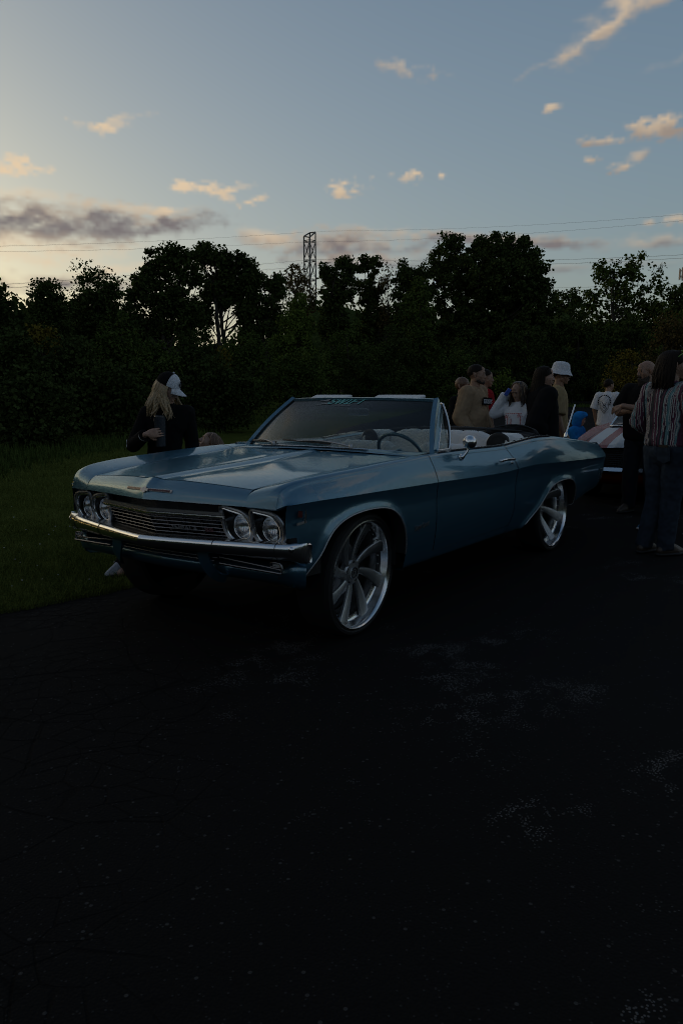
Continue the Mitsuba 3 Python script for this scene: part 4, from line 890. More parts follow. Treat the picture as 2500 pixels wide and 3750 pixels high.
# lattice tower
STEEL = pri('galvanised_steel', (.11, .105, .10), .6)
tw = thing('lattice_tower', 'grey steel lattice power tower rising behind the treeline', 'tower')
d = 150.0; tx, ty, tz = spot(px(717.5), d); Ht = ht(530, d); a = math.radians(28); hw = .74; ax = np.array([math.cos(YAW + a + .3), math.sin(YAW + a + .3), 0]) * hw; bx = np.array([-ax[1], ax[0], 0])
O = np.array([tx, ty, 0.0]); cs = [O + ax + bx, O + ax - bx, O - ax - bx, O - ax + bx]; tops = [Ht - .9, Ht - .1, Ht - .2, Ht - 1.3]
for c, t in zip(cs, tops):
    put(tw + '__leg', tube([c, c + [0, 0, t]], .13, 5), STEEL)
for z in np.arange(Ht - 22, Ht - 2.5, 3.4):
    for i in range(4):
        p, q = cs[i], cs[(i + 1) % 4]
        put(tw + '__brace', cat([tube([p + [0, 0, z], q + [0, 0, z + 3.1]], .065, 4), tube([q + [0, 0, z], p + [0, 0, z + 3.1]], .065, 4), tube([p + [0, 0, z + 3.1], q + [0, 0, z + 3.1]], .07, 4), tube([p + [0, 0, z + 3.35], q + [0, 0, z + 3.35]], .05, 4)]), STEEL)
for i in range(4):
    put(tw + '__top_beam', tube([cs[i] + [0, 0, tops[i]], cs[(i + 1) % 4] + [0, 0, tops[(i + 1) % 4]]], .13, 5), STEEL)
WIRE = pri('wire', (.2, .2, .21), .6)


def wire(pts, d, r, label):
    P = [np.array([*spot(px(x), dd)[:2], ht(y, dd)]) for (x, y), dd in zip(pts, np.linspace(d[0], d[1], len(pts)))]
    put('power_line', tube(smoothpath(P, 40) if len(P) > 2 else dense(P, 5), r, 5), WIRE, True, label=label, category='cable')


wire([(-60, 592), (350, 561), (704, 533)], (95, 149), .014, 'topmost power line sagging away left from the lattice tower')
wire([(-60, 602), (350, 577), (704, 555)], (95, 149), .014, 'second power line left of the tower, just under the topmost')
wire([(20, 668), (330, 636), (704, 597)], (95, 149), .022, 'third power line left of the tower, passing behind the tall trees')
wire([(20, 676), (330, 646), (704, 612)], (95, 149), .022, 'lowest power line left of the tower, passing behind the tall trees')
wire([(732, 530), (1150, 529), (1630, 527)], (150, 120), .014, 'topmost power line running right from the lattice tower')
wire([(732, 555), (1150, 548), (1630, 539)], (150, 120), .014, 'second power line right of the tower, just under the topmost')
wire([(732, 595), (1224, 608), (1630, 614)], (150, 120), .022, 'third power line right of the tower, crossing behind the airy tree')
wire([(732, 608), (1254, 618), (1630, 620)], (150, 120), .022, 'fourth power line right of the tower, just below the third')
wire([(1000, 664), (1270, 671), (1630, 677)], (150, 130), .018, 'lowest power line low over the trees at the right')
# cell tower
ctw = thing('cell_tower', 'slim cell phone mast with a ring of panel antennas at the right', 'tower'); d = 210.0; x, y, _ = spot(px(1551), d); zt = ht(642, d)
put(ctw + '__pole', tube([(x, y, 0), (x, y, zt - .3)], .32, 10), STEEL, True)
put(ctw + '__platform', cat([tube([(x + 1.25 * math.cos(q), y + 1.25 * math.sin(q), zt - h) for q in np.linspace(0, 2 * np.pi, 25)[:-1]], .07, 5, True) for h in (.5, 1.9)] + [tube([(x, y, zt - 1.2), (x + 1.25 * math.cos(q), y + 1.25 * math.sin(q), zt - h)], .06, 5) for q in np.arange(6) * 1.047 for h in (.5, 1.9)]), STEEL)
PANEL = pri('antenna_panel', (.30, .25, .22), .6)
for i in range(12):
    q = i * 2 * math.pi / 12 + .2; put(ctw + '__antenna', moved(rbox(.28, .16, 2.3 + .5 * (i % 2), .05), rot([0, 0, 1], math.degrees(q) + 90), (x + 1.35 * math.cos(q), y + 1.35 * math.sin(q), zt - 1.3)), PANEL)
put(ctw + '__lightning_rod', tube([(x - .3, y, zt), (x - .3, y, zt + 1.6)], .05, 5), STEEL)
# ------------------------------------------------------------------ the red and white striped coupe (its own axes: x to its nose, y to its driver's side, origin on the ground under the nose)
K = thing('muscle_car', 'orange red coupe with broad white hood stripes parked behind the two men', 'car')
x_, y_, _z = spot(px(1472), 10.3); vd = Vv2 = np.array([x_ - EYE[0], y_ - EYE[1], 0]); vd = vd / np.linalg.norm(vd); rt = np.array([vd[1], -vd[0], 0]); a = math.radians(9)
KF = -vd * math.cos(a) - rt * math.sin(a); KL = np.cross([0, 0, 1], KF); KR = np.stack([KF, KL, [0, 0, 1]], 1); KO = np.array([x_, y_, -.03])


def stripe_paint(p, n, uv):
    a = dr.abs((p.x - KO[0]) * KL[0] + (p.y - KO[1]) * KL[1]); up = mikit.smoothstep(.30, .34, dr.abs(n.z))
    w = mikit.smoothstep(.125, .130, a) * (1 - mikit.smoothstep(.405, .410, a)) + mikit.smoothstep(.53, .535, a) * (1 - mikit.smoothstep(.70, .705, a))
    return mikit.mix((.17, .013, .006), (.34, .35, .36), w * up * mikit.smoothstep(.60, .62, p.z))


scene['m_red_base'] = {'type': 'principled', 'base_color': mikit.proc(stripe_paint), 'roughness': .38, 'specular': .18}
RPAINT = mat('red_paint', {'type': 'ref', 'id': 'm_red_base'})
KP = lambda key, m, mt, sm=30, **l: put(K + '__' + key, moved(m, KR, KO), mt, sm, **l)
# half sections from nose to tail: (x, [(y, z) ...] from the centre line down to the sill)
def ksec(x):
    u = -x; zt = np.interp(u, [0, .10, .5, 1.45, 2.2, 3.4, 4.3, 4.7], [.735, .765, .82, .915, .93, .95, .93, .86]); wd = np.interp(u, [0, .15, .5, 1.2, 3.0, 4.2, 4.7], [.80, .875, .905, .915, .925, .90, .82])
    bl = np.interp(u, [0, .25, 1.2, 1.45, 4.7], [.012, .045, .055, .02, 0.0]); lowz = np.interp(u, [0, .2, .7, 4.0, 4.7], [.46, .30, .22, .24, .42])
    return [(0, zt + bl), (.16, zt + bl), (.30, zt + bl * .95), (.345, zt + .004), (.55, zt - .002), (.70, zt - .008), (wd - .10, zt + .012), (wd - .03, zt + .004), (wd, zt - .045), (wd + .025, zt - .17), (wd + .02, zt - .24), (wd + .005, .45), (wd - .04, lowz), (wd - .12, lowz - .02)]


KW = [Polygon(dense(np.array([(cx + .36 * math.cos(q), .33 + .36 * math.sin(q)) for q in np.linspace(-.6, math.pi + .6, 40)]), .02)) for cx in (-.93, -3.67)]
nose_v = lambda y: -.10 * (abs(y) / .88) ** 1.3
Xs = -np.linspace(0, 4.7, 190); P = []
for x in Xs:
    q = np.array(ksec(x)); q = np.c_[np.interp(np.linspace(0, len(q) - 1, 66), np.arange(len(q)), q[:, 0]), np.interp(np.linspace(0, len(q) - 1, 66), np.arange(len(q)), q[:, 1])]; P.append(np.c_[x + np.array([nose_v(y) for y in q[:, 0]]) * max(0, 1 + x / .9), q])
m = grid(np.array(P)); v = np.asarray(m.vertices)
import shapely
s_ = np.full(len(v), 9.0)
for w in KW:
    pt = shapely.points(v[:, [0, 2]]); q = shapely.distance(w.exterior, pt); q = np.where(shapely.contains(w, pt), -q, q); s_ = np.where(np.abs(q) < np.abs(s_), q, s_)
m = clip(m, s_); v = np.asarray(m.vertices); m = clip(m, np.where((v[:, 0] < -1.55) & (v[:, 0] > -2.9) & (v[:, 1] < .70) & (v[:, 2] > .7), -1.0, 1.0))
KP('body', cat([m, flip(m)]), RPAINT, 28)
KP('hood_gap', cat([tube(np.array([(x, s * .735, ksec(x)[5][1] + .004) for x in np.linspace(-.22, -1.35, 20)]), .004, 5) for s in (1, -1)]), BLACK)
yy = np.linspace(-.80, .80, 41)
KP('grille_recess', grid(np.array([[(nose_v(y) - d, y, z) for y in yy] for d, z in ((.0, .735), (.09, .725), (.11, .60), (.09, .50), (.0, .49))])), BLACK)
for z in np.linspace(.525, .705, 8):
    KP('grille_bar', sweep(np.array([(nose_v(y) - .05, y, z) for y in np.linspace(-.76, .76, 21)]), ring(.0035, 6), up=[0, 0, 1]), GLOSSBLACK)
for y in np.linspace(-.6, .6, 5):
    KP('grille_upright', tube([(nose_v(y) - .06, y, .50), (nose_v(y) - .06, y, .725)], .005, 5), BLACK)
for s in (1, -1):
    KP('headlight_door', moved(rbox(.03, .22, .15, .012), None, (nose_v(.62) - .035, s * .62, .615)), BLACK, 40)
    KP('parking_lamp', moved(rbox(.03, .16, .07, .01), None, (nose_v(.55) - .03, s * .55, .37)), WHITEPRINT, 40)
KP('front_bumper', sweep(smoothpath([(-.45, -.93, .475), (-.12, -.90, .475), (-.02, -.70, .475), (.03, 0, .475), (-.02, .70, .475), (-.12, .90, .475), (-.45, .93, .475)], 60), np.array([(.03, -.030), (-.016, -.030), (-.024, -.016), (.004, .026), (.03, .030)]), up=[0, 0, 1]), CHROME, 30)
KP('valance', grid(np.array([[(nose_v(y) - d, y * (1 if d < .1 else .96), z) for y in yy] for d, z in ((.0, .49), (-.01, .44), (.02, .36), (.10, .28), (.3, .25))])), RPAINT, True)
wsb = lambda s, t: np.array([-1.50 - .20 * s * s, .70 * s, .935]) * (1 - t) + np.array([-2.12 - .08 * s * s, .56 * s, 1.275]) * t
SSs = np.linspace(-1, 1, 21); TTs = np.linspace(0, 1, 8)
KP('windshield', grid(np.array([[wsb(s, t) for s in SSs] for t in TTs])), 'm_glass', True)
KP('windshield_trim', tube(np.vstack([[wsb(-1, t) for t in TTs[::-1]], [wsb(s, 0) for s in SSs], [wsb(1, t) for t in TTs]]), .013, 8), CHROME, True)
KP('wiper', cat([tube([wsb(-.1, .02) + [.02, 0, .01], wsb(-.5, .10) + [.02, 0, .012], wsb(-.86, .06) + [.02, 0, .015]], .008, 6), tube([wsb(.6, .02) + [.02, 0, .01], wsb(.2, .10) + [.02, 0, .012], wsb(-.05, .06) + [.02, 0, .015]], .008, 6)]), SATIN)
RF_ = np.array([[(-2.12 - 1.75 * k - .08 * s * s * (1 - k), (.56 + .06 * math.sin(math.pi * k)) * s, 1.275 + .035 * math.sin(math.pi * min(1, k * 1.4)) - .34 * max(0, k - .45) ** 1.2 / .55 ** 1.2 + .02 * (1 - s * s)) for s in SSs] for k in np.linspace(0, 1, 22)])
KP('roof', grid(RF_), RPAINT, True)
for s in (1, -1):
    gl = grid(np.array([[np.array([-1.72 - 2.1 * k, s * .72, .94]) * (1 - t) + RF_[min(21, int(k * 21)), 20 if s > 0 else 0] * t for k in np.linspace(0, 1, 12)] for t in (0, 1)])); KP('side_glass', gl, 'm_glass')
KP('interior', cat([box(1.9, 1.2, .05, (-2.4, 0, .55)), moved(rbox(.2, .5, .6, .06), None, (-2.5, .33, .85)), moved(rbox(.2, .5, .6, .06), None, (-2.5, -.33, .85)), box(.3, 1.3, .16, (-1.75, 0, .86))]), BLACK)
KP('under_body', cat([box(4.0, 1.2, .3, (-2.4, 0, .42)), box(.7, 1.3, .3, (-.45, 0, .55))]), BLACK)
for cx in (-.93, -3.67):
    for s in (1, -1):
        w = '%s__wheel' % K; i = 0
        while w in scene:
            i += 1; w = '%s__wheel_%03d' % (K, i)
        R_ = np.eye(3) if s > 0 else np.diag([1, -1, 1.0])
        fx = lambda m: moved((m if s > 0 else flip(m)), KR, KO + KR @ np.array([cx, s * .88, .33]))
        put(w, fx(lathe([(0, -.02), (.05, -.02), (.06, -.04), (.15, -.05), (.17, -.01), (.19, 0), (.19, -.18)], 40, 'y')), SATIN, 40); put(w + '__tyre', fx(lathe([(.19, -.01), (.22, .005), (.30, .0), (.325, -.03), (.33, -.10), (.325, -.19), (.30, -.21), (.19, -.2)], 48, 'y')), RUBBER, True)
# ------------------------------------------------------------------ people
SPH = m3.Manifold.sphere
Vv = lambda *a: np.array(a, float)


def ball(p, r, sc=(1, 1, 1), n=14):
    return SPH(r, n).scale(list(sc)).translate(list(map(float, p)))


def bone(a, ra, b, rb, n=14, sa=(1, 1, 1), sb=(1, 1, 1)):
    return m3.Manifold.batch_hull([ball(a, ra, sa, n), ball(b, rb, sb, n)])


def solid(parts, edge=.02, it=8, wr=0.0, wf=9.0, seed=0):
    m = m3.Manifold.batch_boolean([p for p in parts if p is not None and not p.is_empty()], m3.OpType.Add).refine_to_length(edge); t = mtm(m)
    trimesh.smoothing.filter_taubin(t, .5, .53, it)
    if wr:
        v = np.asarray(t.vertices); n = np.asarray(t.vertex_normals); q = v * [wf, wf, wf * .8]
        t = trimesh.Trimesh(v + n * (wr * (np.abs(meshkit.fbm(q + .6 * meshkit.noise(q * .7 + 3)[:, None], 3, seed) - .5) * -4 + .6))[:, None], t.faces, process=False)
    return t


def hand_parts(w, d, pn, s, curl, side, spread=.12):
    """Palm, four jointed fingers and a thumb. w: wrist, d: direction of the hand, pn: the way the palm faces, side: 1 for a left hand."""
    d = d / np.linalg.norm(d); pn = pn - d * (pn @ d); pn /= np.linalg.norm(pn); a = np.cross(d, pn) * side; out = []
    k0, k1 = w + d * .045 * s, w + d * .088 * s
    out.append(m3.Manifold.batch_hull([ball(w + d * .01 * s, .021 * s, n=10), ball(k0 + a * .022 * s, .016 * s, n=10), ball(k0 - a * .024 * s, .015 * s, n=10), ball(k1 + a * .030 * s, .0125 * s, n=10), ball(k1 - a * .030 * s, .0115 * s, n=10)]))
    for i, (o, L) in enumerate(((.030, .066), (.010, .074), (-.011, .069), (-.030, .054))):
        p, ang = k1 + a * o * s, 0.0; dirf = d + a * (o * spread * 6)
        for j, f in enumerate((.44, .31, .25)):
            ang += curl * (.75, 1.0, .8)[j] * (1 + .06 * i); dd = dirf / np.linalg.norm(dirf) * math.cos(ang) + pn * math.sin(ang); q = p + dd * L * f * s; r0 = (.0098, .0088, .0080)[j] * s; out.append(bone(p, r0, q, r0 * .92, 8)); p = q
    t0 = w + d * .03 * s + a * .022 * s; t1 = t0 + (a * .75 + d * .6 + pn * .35) * .036 * s; t2 = t1 + (a * .25 + d * .85 + pn * (.35 + .4 * curl)) * .032 * s; t3 = t2 + (d * .8 + pn * (.3 + .6 * curl)) * .024 * s
    return out + [bone(t0, .014 * s, t1, .0115 * s, 8), bone(t1, .0112 * s, t2, .0100 * s, 8), bone(t2, .0098 * s, t3, .0085 * s, 8)]


def head_parts(s, f=1.0):
    b = lambda x, y, z, r, sc=(1, 1, 1): ball((x * s, y * s, z * s), r * s, sc, 16)
    H = m3.Manifold.batch_hull
    out = [b(-.012, 0, .028, .091, (1.06, .86, 1.0)),
           H([b(.02, 0, 0, .068), b(-.005, .047 * f, -.062, .020), b(-.005, -.047 * f, -.062, .020), b(.066, .012, -.100, .016), b(.066, -.012, -.100, .016), b(.056, .038, -.022, .026), b(.056, -.038, -.022, .026), b(.050, 0, .055, .044)]),
           H([b(.083, .032, .028, .009), b(.083, -.032, .028, .009), b(.090, 0, .030, .010)]),
           H([b(.088, 0, .014, .0065), b(.108, 0, -.030, .0095), b(.090, .013, -.037, .0075), b(.090, -.013, -.037, .0075)]),
           H([b(.086, .020, -.061, .0055), b(.086, -.020, -.061, .0055), b(.095, 0, -.058, .007)]), H([b(.085, .016, -.072, .006), b(.085, -.016, -.072, .006), b(.092, 0, -.073, .0075)])]
    for q in (1, -1):
        out.append(H([b(-.004, q * .080, .016, .010), b(-.018, q * .087, .020, .010), b(-.014, q * .086, -.008, .009), b(-.006, q * .080, -.028, .008)]))
    return out


def place_m(man, R, t):
    return man.transform(np.c_[R, t])


SKIN_A = pri('skin_light', mikit.proc(lambda p, n, uv: mikit.mix((.30, .17, .12), (.40, .24, .175), mikit.fbm(p.x * 60, p.y * 60, p.z * 60))), .5)
SKIN_B = pri('skin_tan', mikit.proc(lambda p, n, uv: mikit.mix((.21, .115, .075), (.29, .165, .11), mikit.fbm(p.x * 60, p.y * 60, p.z * 60))), .5)
EYE_M = pri('eye', (.02, .014, .01), .15)


def cloth(name, c, v=.25):
    lo, hi = tuple(x * (1 - v) for x in c), tuple(x * (1 + v) for x in c)
    return pri(name, mikit.proc(lambda p, n, uv: mikit.mix(lo, hi, mikit.fbm(p.x * 30, p.y * 30, p.z * 30))), .9, specular=.12)


BLACKCLOTH = cloth('black_cloth', (.006, .006, .007)); DENIM = cloth('denim', (.024, .034, .048), .5); DENIM_DARK = cloth('dark_denim', (.010, .013, .019), .4); TANCLOTH = cloth('tan_cloth', (.27, .185, .115)); TANTEE = cloth('sand_cloth', (.27, .20, .11))
REDCLOTH = cloth('red_cloth', (.24, .012, .016)); WHITECLOTH = cloth('white_cloth', (.56, .57, .60), .1); BLUECLOTH = cloth('blue_cloth', (.012, .15, .42)); GREYSLEEVE = cloth('grey_cloth', (.34, .34, .36))
LEATHER = pri('shoe_leather', (.035, .022, .014), .5); SNEAKER = cloth('blue_sneaker', (.05, .15, .26)); SOLE = pri('white_sole', (.45, .46, .47), .6)
HAIR_DARK = pri('dark_hair', mikit.proc(lambda p, n, uv: mikit.mix((.007, .005, .004), (.020, .013, .009), mikit.fbm(p.x * 120, p.y * 120, p.z * 14))), .6, specular=.12)
HAIR_BLOND = pri('blond_hair', mikit.proc(lambda p, n, uv: mikit.mix((.15, .095, .045), (.46, .33, .18), mikit.fbm(p.x * 110, p.y * 110, p.z * 9))), .42)
HAIR_RED = pri('auburn_hair', mikit.proc(lambda p, n, uv: mikit.mix((.06, .028, .014), (.16, .085, .045), mikit.fbm(p.x * 120, p.y * 120, p.z * 14))), .45)
HAIR_STREAK = pri('streaked_hair', mikit.proc(lambda p, n, uv: mikit.mix((.03, .018, .012), (.22, .145, .085), mikit.smoothstep(.45, .7, mikit.fbm(p.x * 70, p.y * 70, p.z * 7)))), .45)
BEARD = pri('beard', mikit.proc(lambda p, n, uv: mikit.mix((.012, .008, .006), (.04, .026, .018), mikit.fbm(p.x * 200, p.y * 200, p.z * 90))), .8)


class Figure:
    def __init__(self, label, xv, dist, H, face, skin=SKIN_A, z0=None, build=1.0, group=None, head_turn=0, head_tilt=0, head_roll=0, arms=None, legs=None, hip=0.0, lean=(0, 0), sit=False, xoff=0):
        self.k = thing('person', label, 'person', group); self.s = s = H / 1.75; self.skin = skin; self.b = build
        x, y, z = spot(px(xv), dist); self.z = z if z0 is None else z0
        vd = Vv(x - EYE[0], y - EYE[1], 0); vd /= np.linalg.norm(vd); rt = Vv(vd[1], -vd[0], 0); a = math.radians(face); f = -vd * math.cos(a) + rt * math.sin(a); l = np.cross([0, 0, 1], f)
        self.R = np.stack([f, l, Vv(0, 0, 1)], 1); self.o = Vv(x, y, self.z)
        lx, ly = lean; J = {}
        J['pelvis'] = Vv(0, hip, .95); J['waist'] = Vv(lx * .3, hip * .6 + ly * .3, 1.10); J['chest'] = Vv(lx * .75, ly * .75, 1.30); J['neck'] = Vv(lx + .005, ly, 1.465); J['head'] = J['neck'] + Vv(.030 + lx * .25, ly * .2, .155)
        for q, n in ((1, 'l'), (-1, 'r')):
            J['sh_' + n] = Vv(lx * .95, ly + q * .178 * (1 + .35 * (build - 1)), 1.405); ar = (arms or {}).get(n) or ((.02, q * .25, 1.13), (.10, q * .25, .89))
            J['el_' + n], J['wr_' + n] = Vv(*ar[0]), Vv(*ar[1]); J['hip_' + n] = J['pelvis'] + Vv(0, q * .09, -.03); lg = (legs or {}).get(n) or ((.02, q * .105, .50), (-.01, q * .11, .085))
            J['kn_' + n], J['an_' + n] = Vv(*lg[0]), Vv(*lg[1])
        self.J = {a: b * s for a, b in J.items()}; self.arms = arms or {}
        t, u, v = math.radians(head_turn), math.radians(head_tilt), math.radians(head_roll)
        self.turn = head_turn; self.HR = rot([0, 0, 1], head_turn) @ rot([0, 1, 0], head_tilt) @ rot([1, 0, 0], head_roll)

    def out(self, name, mesh, m, smooth=True, **lab):
        k = self.k + '__' + name; return put(k, moved(mesh, self.R, self.o), m, smooth, **lab)

    def hp(self, *p):
        """A point given in the head's own axes."""
        return self.J['head'] + self.HR @ (Vv(*p) * self.s)

    def body(self, hands=None, edge=.020):
        J, s, b = self.J, self.s, self.b; P = [place_m(p, self.HR, J['head']) for p in head_parts(s)]
        P += [bone(J['neck'] - [0, 0, .03 * s], .060 * s * b, J['head'] + [-.012 * s, 0, -.04 * s], .054 * s), bone(J['chest'], .115 * s, J['waist'], .10 * s, sa=(.8, 1.2, 1), sb=(.8, 1.2, 1)), bone(J['waist'], .10 * s, J['pelvis'], .11 * s, sa=(.8, 1.2, 1), sb=(.8, 1.2, 1)), bone(J['chest'], .10 * s, J['neck'], .05 * s, sa=(.8, 1.3, 1))]
        for n, q in (('l', 1), ('r', -1)):
            P += [bone(J['sh_' + n], .052 * s, J['el_' + n], .041 * s * b), bone(J['el_' + n], .041 * s * b, J['wr_' + n], .027 * s * b), bone(J['sh_' + n], .05 * s, J['neck'] - [0, 0, .06 * s], .05 * s), bone(J['hip_' + n], .075 * s, J['kn_' + n], .050 * s), bone(J['kn_' + n], .050 * s, J['an_' + n], .036 * s), bone(J['an_' + n] - [0, 0, .03 * s], .036 * s, J['an_' + n] + Vv(.10, q * .02, -.05) * s, .03 * s)]
            h = (hands or {}).get(n, {}); d = h.get('d', J['wr_' + n] - J['el_' + n]); P += hand_parts(J['wr_' + n], np.array(d, float), np.array(h.get('palm', (0.2, -q, 0)), float), s, h.get('curl', .45), q)
        self.out('body', solid(P, edge, 5), self.skin)
        for q in (1, -1):
            self.out('eye', moved(trimesh.creation.icosphere(2, .0105 * s), None, self.hp(.078, q * .031, .009)), EYE_M)

    def top(self, name, m, sleeve=1.0, hem=.86, thick=.018, wr=.006, girth=1.0, neck=.075, collar=None, belly=0.0, seed=1, edge=.02, smooth=True):
        """A shirt or jacket; sleeve: 1 to the elbow, 2 to the wrist."""
        J, s, b = self.J, self.s, self.b; g = girth * b; t = thick; hz = Vv(J['pelvis'][0] / s, J['pelvis'][1] / s, hem + .04) * s
        sc = (.72, 1.16, 1.0); P = [bone(J['chest'] + [0, 0, .01], (.138 * g + t) * s, J['waist'], (.128 * g + t) * s, 20, sc, (.80, 1.12, 1)), bone(J['waist'] + [belly * .6 * s, 0, 0], (.128 * g + t + belly * .4) * s, hz, (.138 * g + t) * s, 20, (.80, 1.12, 1), (.80, 1.16, .35)), bone(J['chest'], (.13 * g + t) * s, J['neck'] - [0, 0, .02 * s], neck * s, 20, sc)]
        for n in 'lr':
            q = 1 if n == 'l' else -1; a, e, w = J['sh_' + n], J['el_' + n], J['wr_' + n]; P += [m3.Manifold.batch_hull([ball(a, (.062 * b + t * .7) * s, n=16), ball(J['neck'] - [0, 0, .05 * s], .06 * s, n=16), ball(J['chest'] + [0, q * .08 * s, 0], .10 * s, n=16)])]
            if sleeve >= 1.5:
                c = e + (w - e) * (sleeve - 1); P += [bone(a, (.056 * b + t) * s, e, (.046 * b + t * 1.1) * s, 16)]; d = (w - e) / np.linalg.norm(w - e); P.append(bone(e, (.046 * b + t * 1.1) * s, c + d * .05 * s, (.034 * b + t) * s, 16).trim_by_plane((-d).tolist(), float(-d @ c)))
            else:
                c = a + (e - a) * sleeve * .98; d = (e - a) / np.linalg.norm(e - a); P.append(bone(a, (.056 * b + t) * s, c + d * .06 * s, (.056 * b + t * 1.5) * s, 16).trim_by_plane((-d).tolist(), float(-d @ c)))
        tm = solid(P, edge, 8, wr * s, 9 / s, seed); z = np.asarray(tm.vertices)[:, 2]
        k = self.out(name, tm, m, smooth)
        return k

    def pants(self, m, name='trousers', thick=.016, wr=.007, seed=2, flare=1.0, cuff=.055, top=1.0):
        J, s, b = self.J, self.s, self.b; P = [bone(J['pelvis'] + [0, 0, .05 * s], (.125 * b + thick) * s, J['pelvis'] - [0, 0, .04 * s], (.128 * b + thick) * s, 18, (.82, 1.14, .7), (.86, 1.12, 1))]
        for n in 'lr':
            h, k, a = J['hip_' + n], J['kn_' + n], J['an_' + n]; d = (a - k) / np.linalg.norm(a - k); c = a + d * (.085 - cuff) * s; P += [bone(h, (.088 * b + thick) * s, k, (.060 * b + thick) * s, 16), bone(k, (.060 * b + thick) * s, c + d * .05 * s, (.050 + thick) * s * flare, 16).trim_by_plane((-d).tolist(), float(-d @ c))]
        self.out(name, solid(P, .022, 6, wr * s, 11 / s, seed), m)

    def shoes(self, m, sole=None, toe=0.0):
        for n, q in (('l', 1), ('r', -1)):
            a = self.J['an_' + n]; s = self.s; r = rot([0, 0, 1], q * 10 + toe); e = lambda x, y, z: Vv(a[0], a[1], 0) + r @ (Vv(x, y, z) * s) + Vv(0, 0, max(0, a[2] - .085 * s))
            sh = m3.Manifold.batch_hull([ball(e(-.055, 0, .045), .036 * s), ball(e(.02, 0, .075), .040 * s), ball(e(.10, .012, .040), .036 * s), ball(e(.10, -.022, .038), .034 * s), ball(e(.175, 0, .030), .026 * s), ball(e(0, 0, .11), .038 * s)]).trim_by_plane([0, 0, 1], float(e(0, 0, .012)[2]))
            k = self.out('shoe', solid([sh], .015, 3), m)
            so = m3.Manifold.batch_hull([ball(e(-.060, 0, .018), .040 * s, (1, 1, .45)), ball(e(.10, .015, .018), .044 * s, (1, 1, .45)), ball(e(.10, -.025, .018), .042 * s, (1, 1, .45)), ball(e(.180, 0, .018), .030 * s, (1, 1, .5))]).trim_by_plane([0, 0, 1], float(e(0, 0, .001)[2]))
            put(k + '__sole', moved(solid([so], .02, 2), self.R, self.o), sole or RUBBER, True)

    def hair_cap(self, m, z=.03, back=-.05, t=.008, name='hair', sy=.88):
        """Short hair: a shell over the skull above a slanting hairline."""
        s = self.s; c = m3.Manifold.batch_hull([SPH((.092 + t) * s, 24).scale([1.07, sy, 1.02]).translate([-.014 * s, 0, .029 * s]), SPH(.05 * s, 16).translate([-.045 * s, 0, -.02 * s])])
        n = np.array([-.42, 0, .9]); n /= np.linalg.norm(n); c = c.trim_by_plane(n.tolist(), float(z * s)); c2 = m3.Manifold.cube([1, 1, 1], True).translate([.5 + .072 * s, 0, 0])
        t_ = solid([place_m(c, self.HR, self.J['head'])], .010, 2, .0025 * s, 60, 5); self.out(name, t_, m)

    def locks(self, m, n, root, fall, seed, spread=.03, r=.011, name='hair', wave=.02, end=.3):
        """Long hair: many tapering locks from the scalp. root(i, rng), fall: further points, in the head's axes."""
        g = np.random.default_rng(seed); out = []
        for i in range(n):
            u = (i + g.random()) / n; pr = fall(u, g); Z = rot([0, 0, 1], self.turn); pts = [self.hp(*pr[0])] + [self.J['head'] + Z @ (Vv(*p) * self.s) * 1.0 for p in pr[1:]]
            P = smoothpath(pts, 14); w = wave * self.s * np.sin(np.linspace(0, 7 + 3 * g.random(), 14) + g.random() * 6) * np.linspace(0, 1, 14); P = P + w[:, None] * g.normal(size=3) * .6
            out.append(sweep(P, ring(r * self.s * g.uniform(.7, 1.25), 6, .6), scale=np.r_[.7, np.linspace(1.1, 1.0, 9), np.linspace(.85, end * .4, 4)]))
        self.out(name, cat(out), m)


def prism_on(m, fig, o, ex, ey):
    return facing(m, o, ex, ey)


# --- the woman in the cap
f = Figure('woman in a black and white cap and black varsity jacket behind the hood', 376, 6.45, 1.585, 6, build=.86, head_turn=56, head_tilt=30, lean=(.03, .045),
           arms={'r': ((-.03, -.25, 1.13), (.235, -.165, 1.235)), 'l': ((-.03, .255, 1.13), (.06, .265, .88))}, legs={'r': ((.0, -.22, .50), (.02, -.40, .085)), 'l': None})
f.body({'r': {'d': (.10, .97, .12), 'palm': (-1, .15, 0), 'curl': .28}, 'l': {'curl': .5}}, .014)
jk = f.top('jacket', BLACKCLOTH, 1.93, .86, .020, .007, 1.0, seed=3)
f.pants(BLACKCLOTH); f.shoes(GREYSLEEVE, RUBBER, -40)
for n in 'lr':
    e, w = f.J['el_' + n], f.J['wr_' + n]; d = (w - e) / np.linalg.norm(w - e); ks = None
    for q in (.80, .89):
        c = e + (w - e) * q; st = sweep([c - d * .008, c + d * .008], ring(.051 * f.s, 20), cap=False); put(jk + '__cuff_stripe', moved(st, f.R, f.o), WHITECLOTH, True)
e = f.J['el_r']; put(jk + '__elbow_patch', moved(facing(cat([extrude(Polygon([(-.01, -.03), (.012, -.02), (.0, .0), (.012, .02), (-.01, .035), (-.004, .0)]), .004)]), e + Vv(.01, -.050, .01), [1, 0, 0], [0, .1, 1]), f.R, f.o), WHITECLOTH)
zp = np.array([f.J['neck'] + Vv(.085, .05, -.06), f.J['chest'] + Vv(.128, .075, -.02), f.J['waist'] + Vv(.135, .09, 0), f.J['pelvis'] + Vv(.14, .10, 0)]); put(jk + '__zip', moved(tube(smoothpath(zp, 14), .002, 5), f.R, f.o), BLACKCLOTH, True)
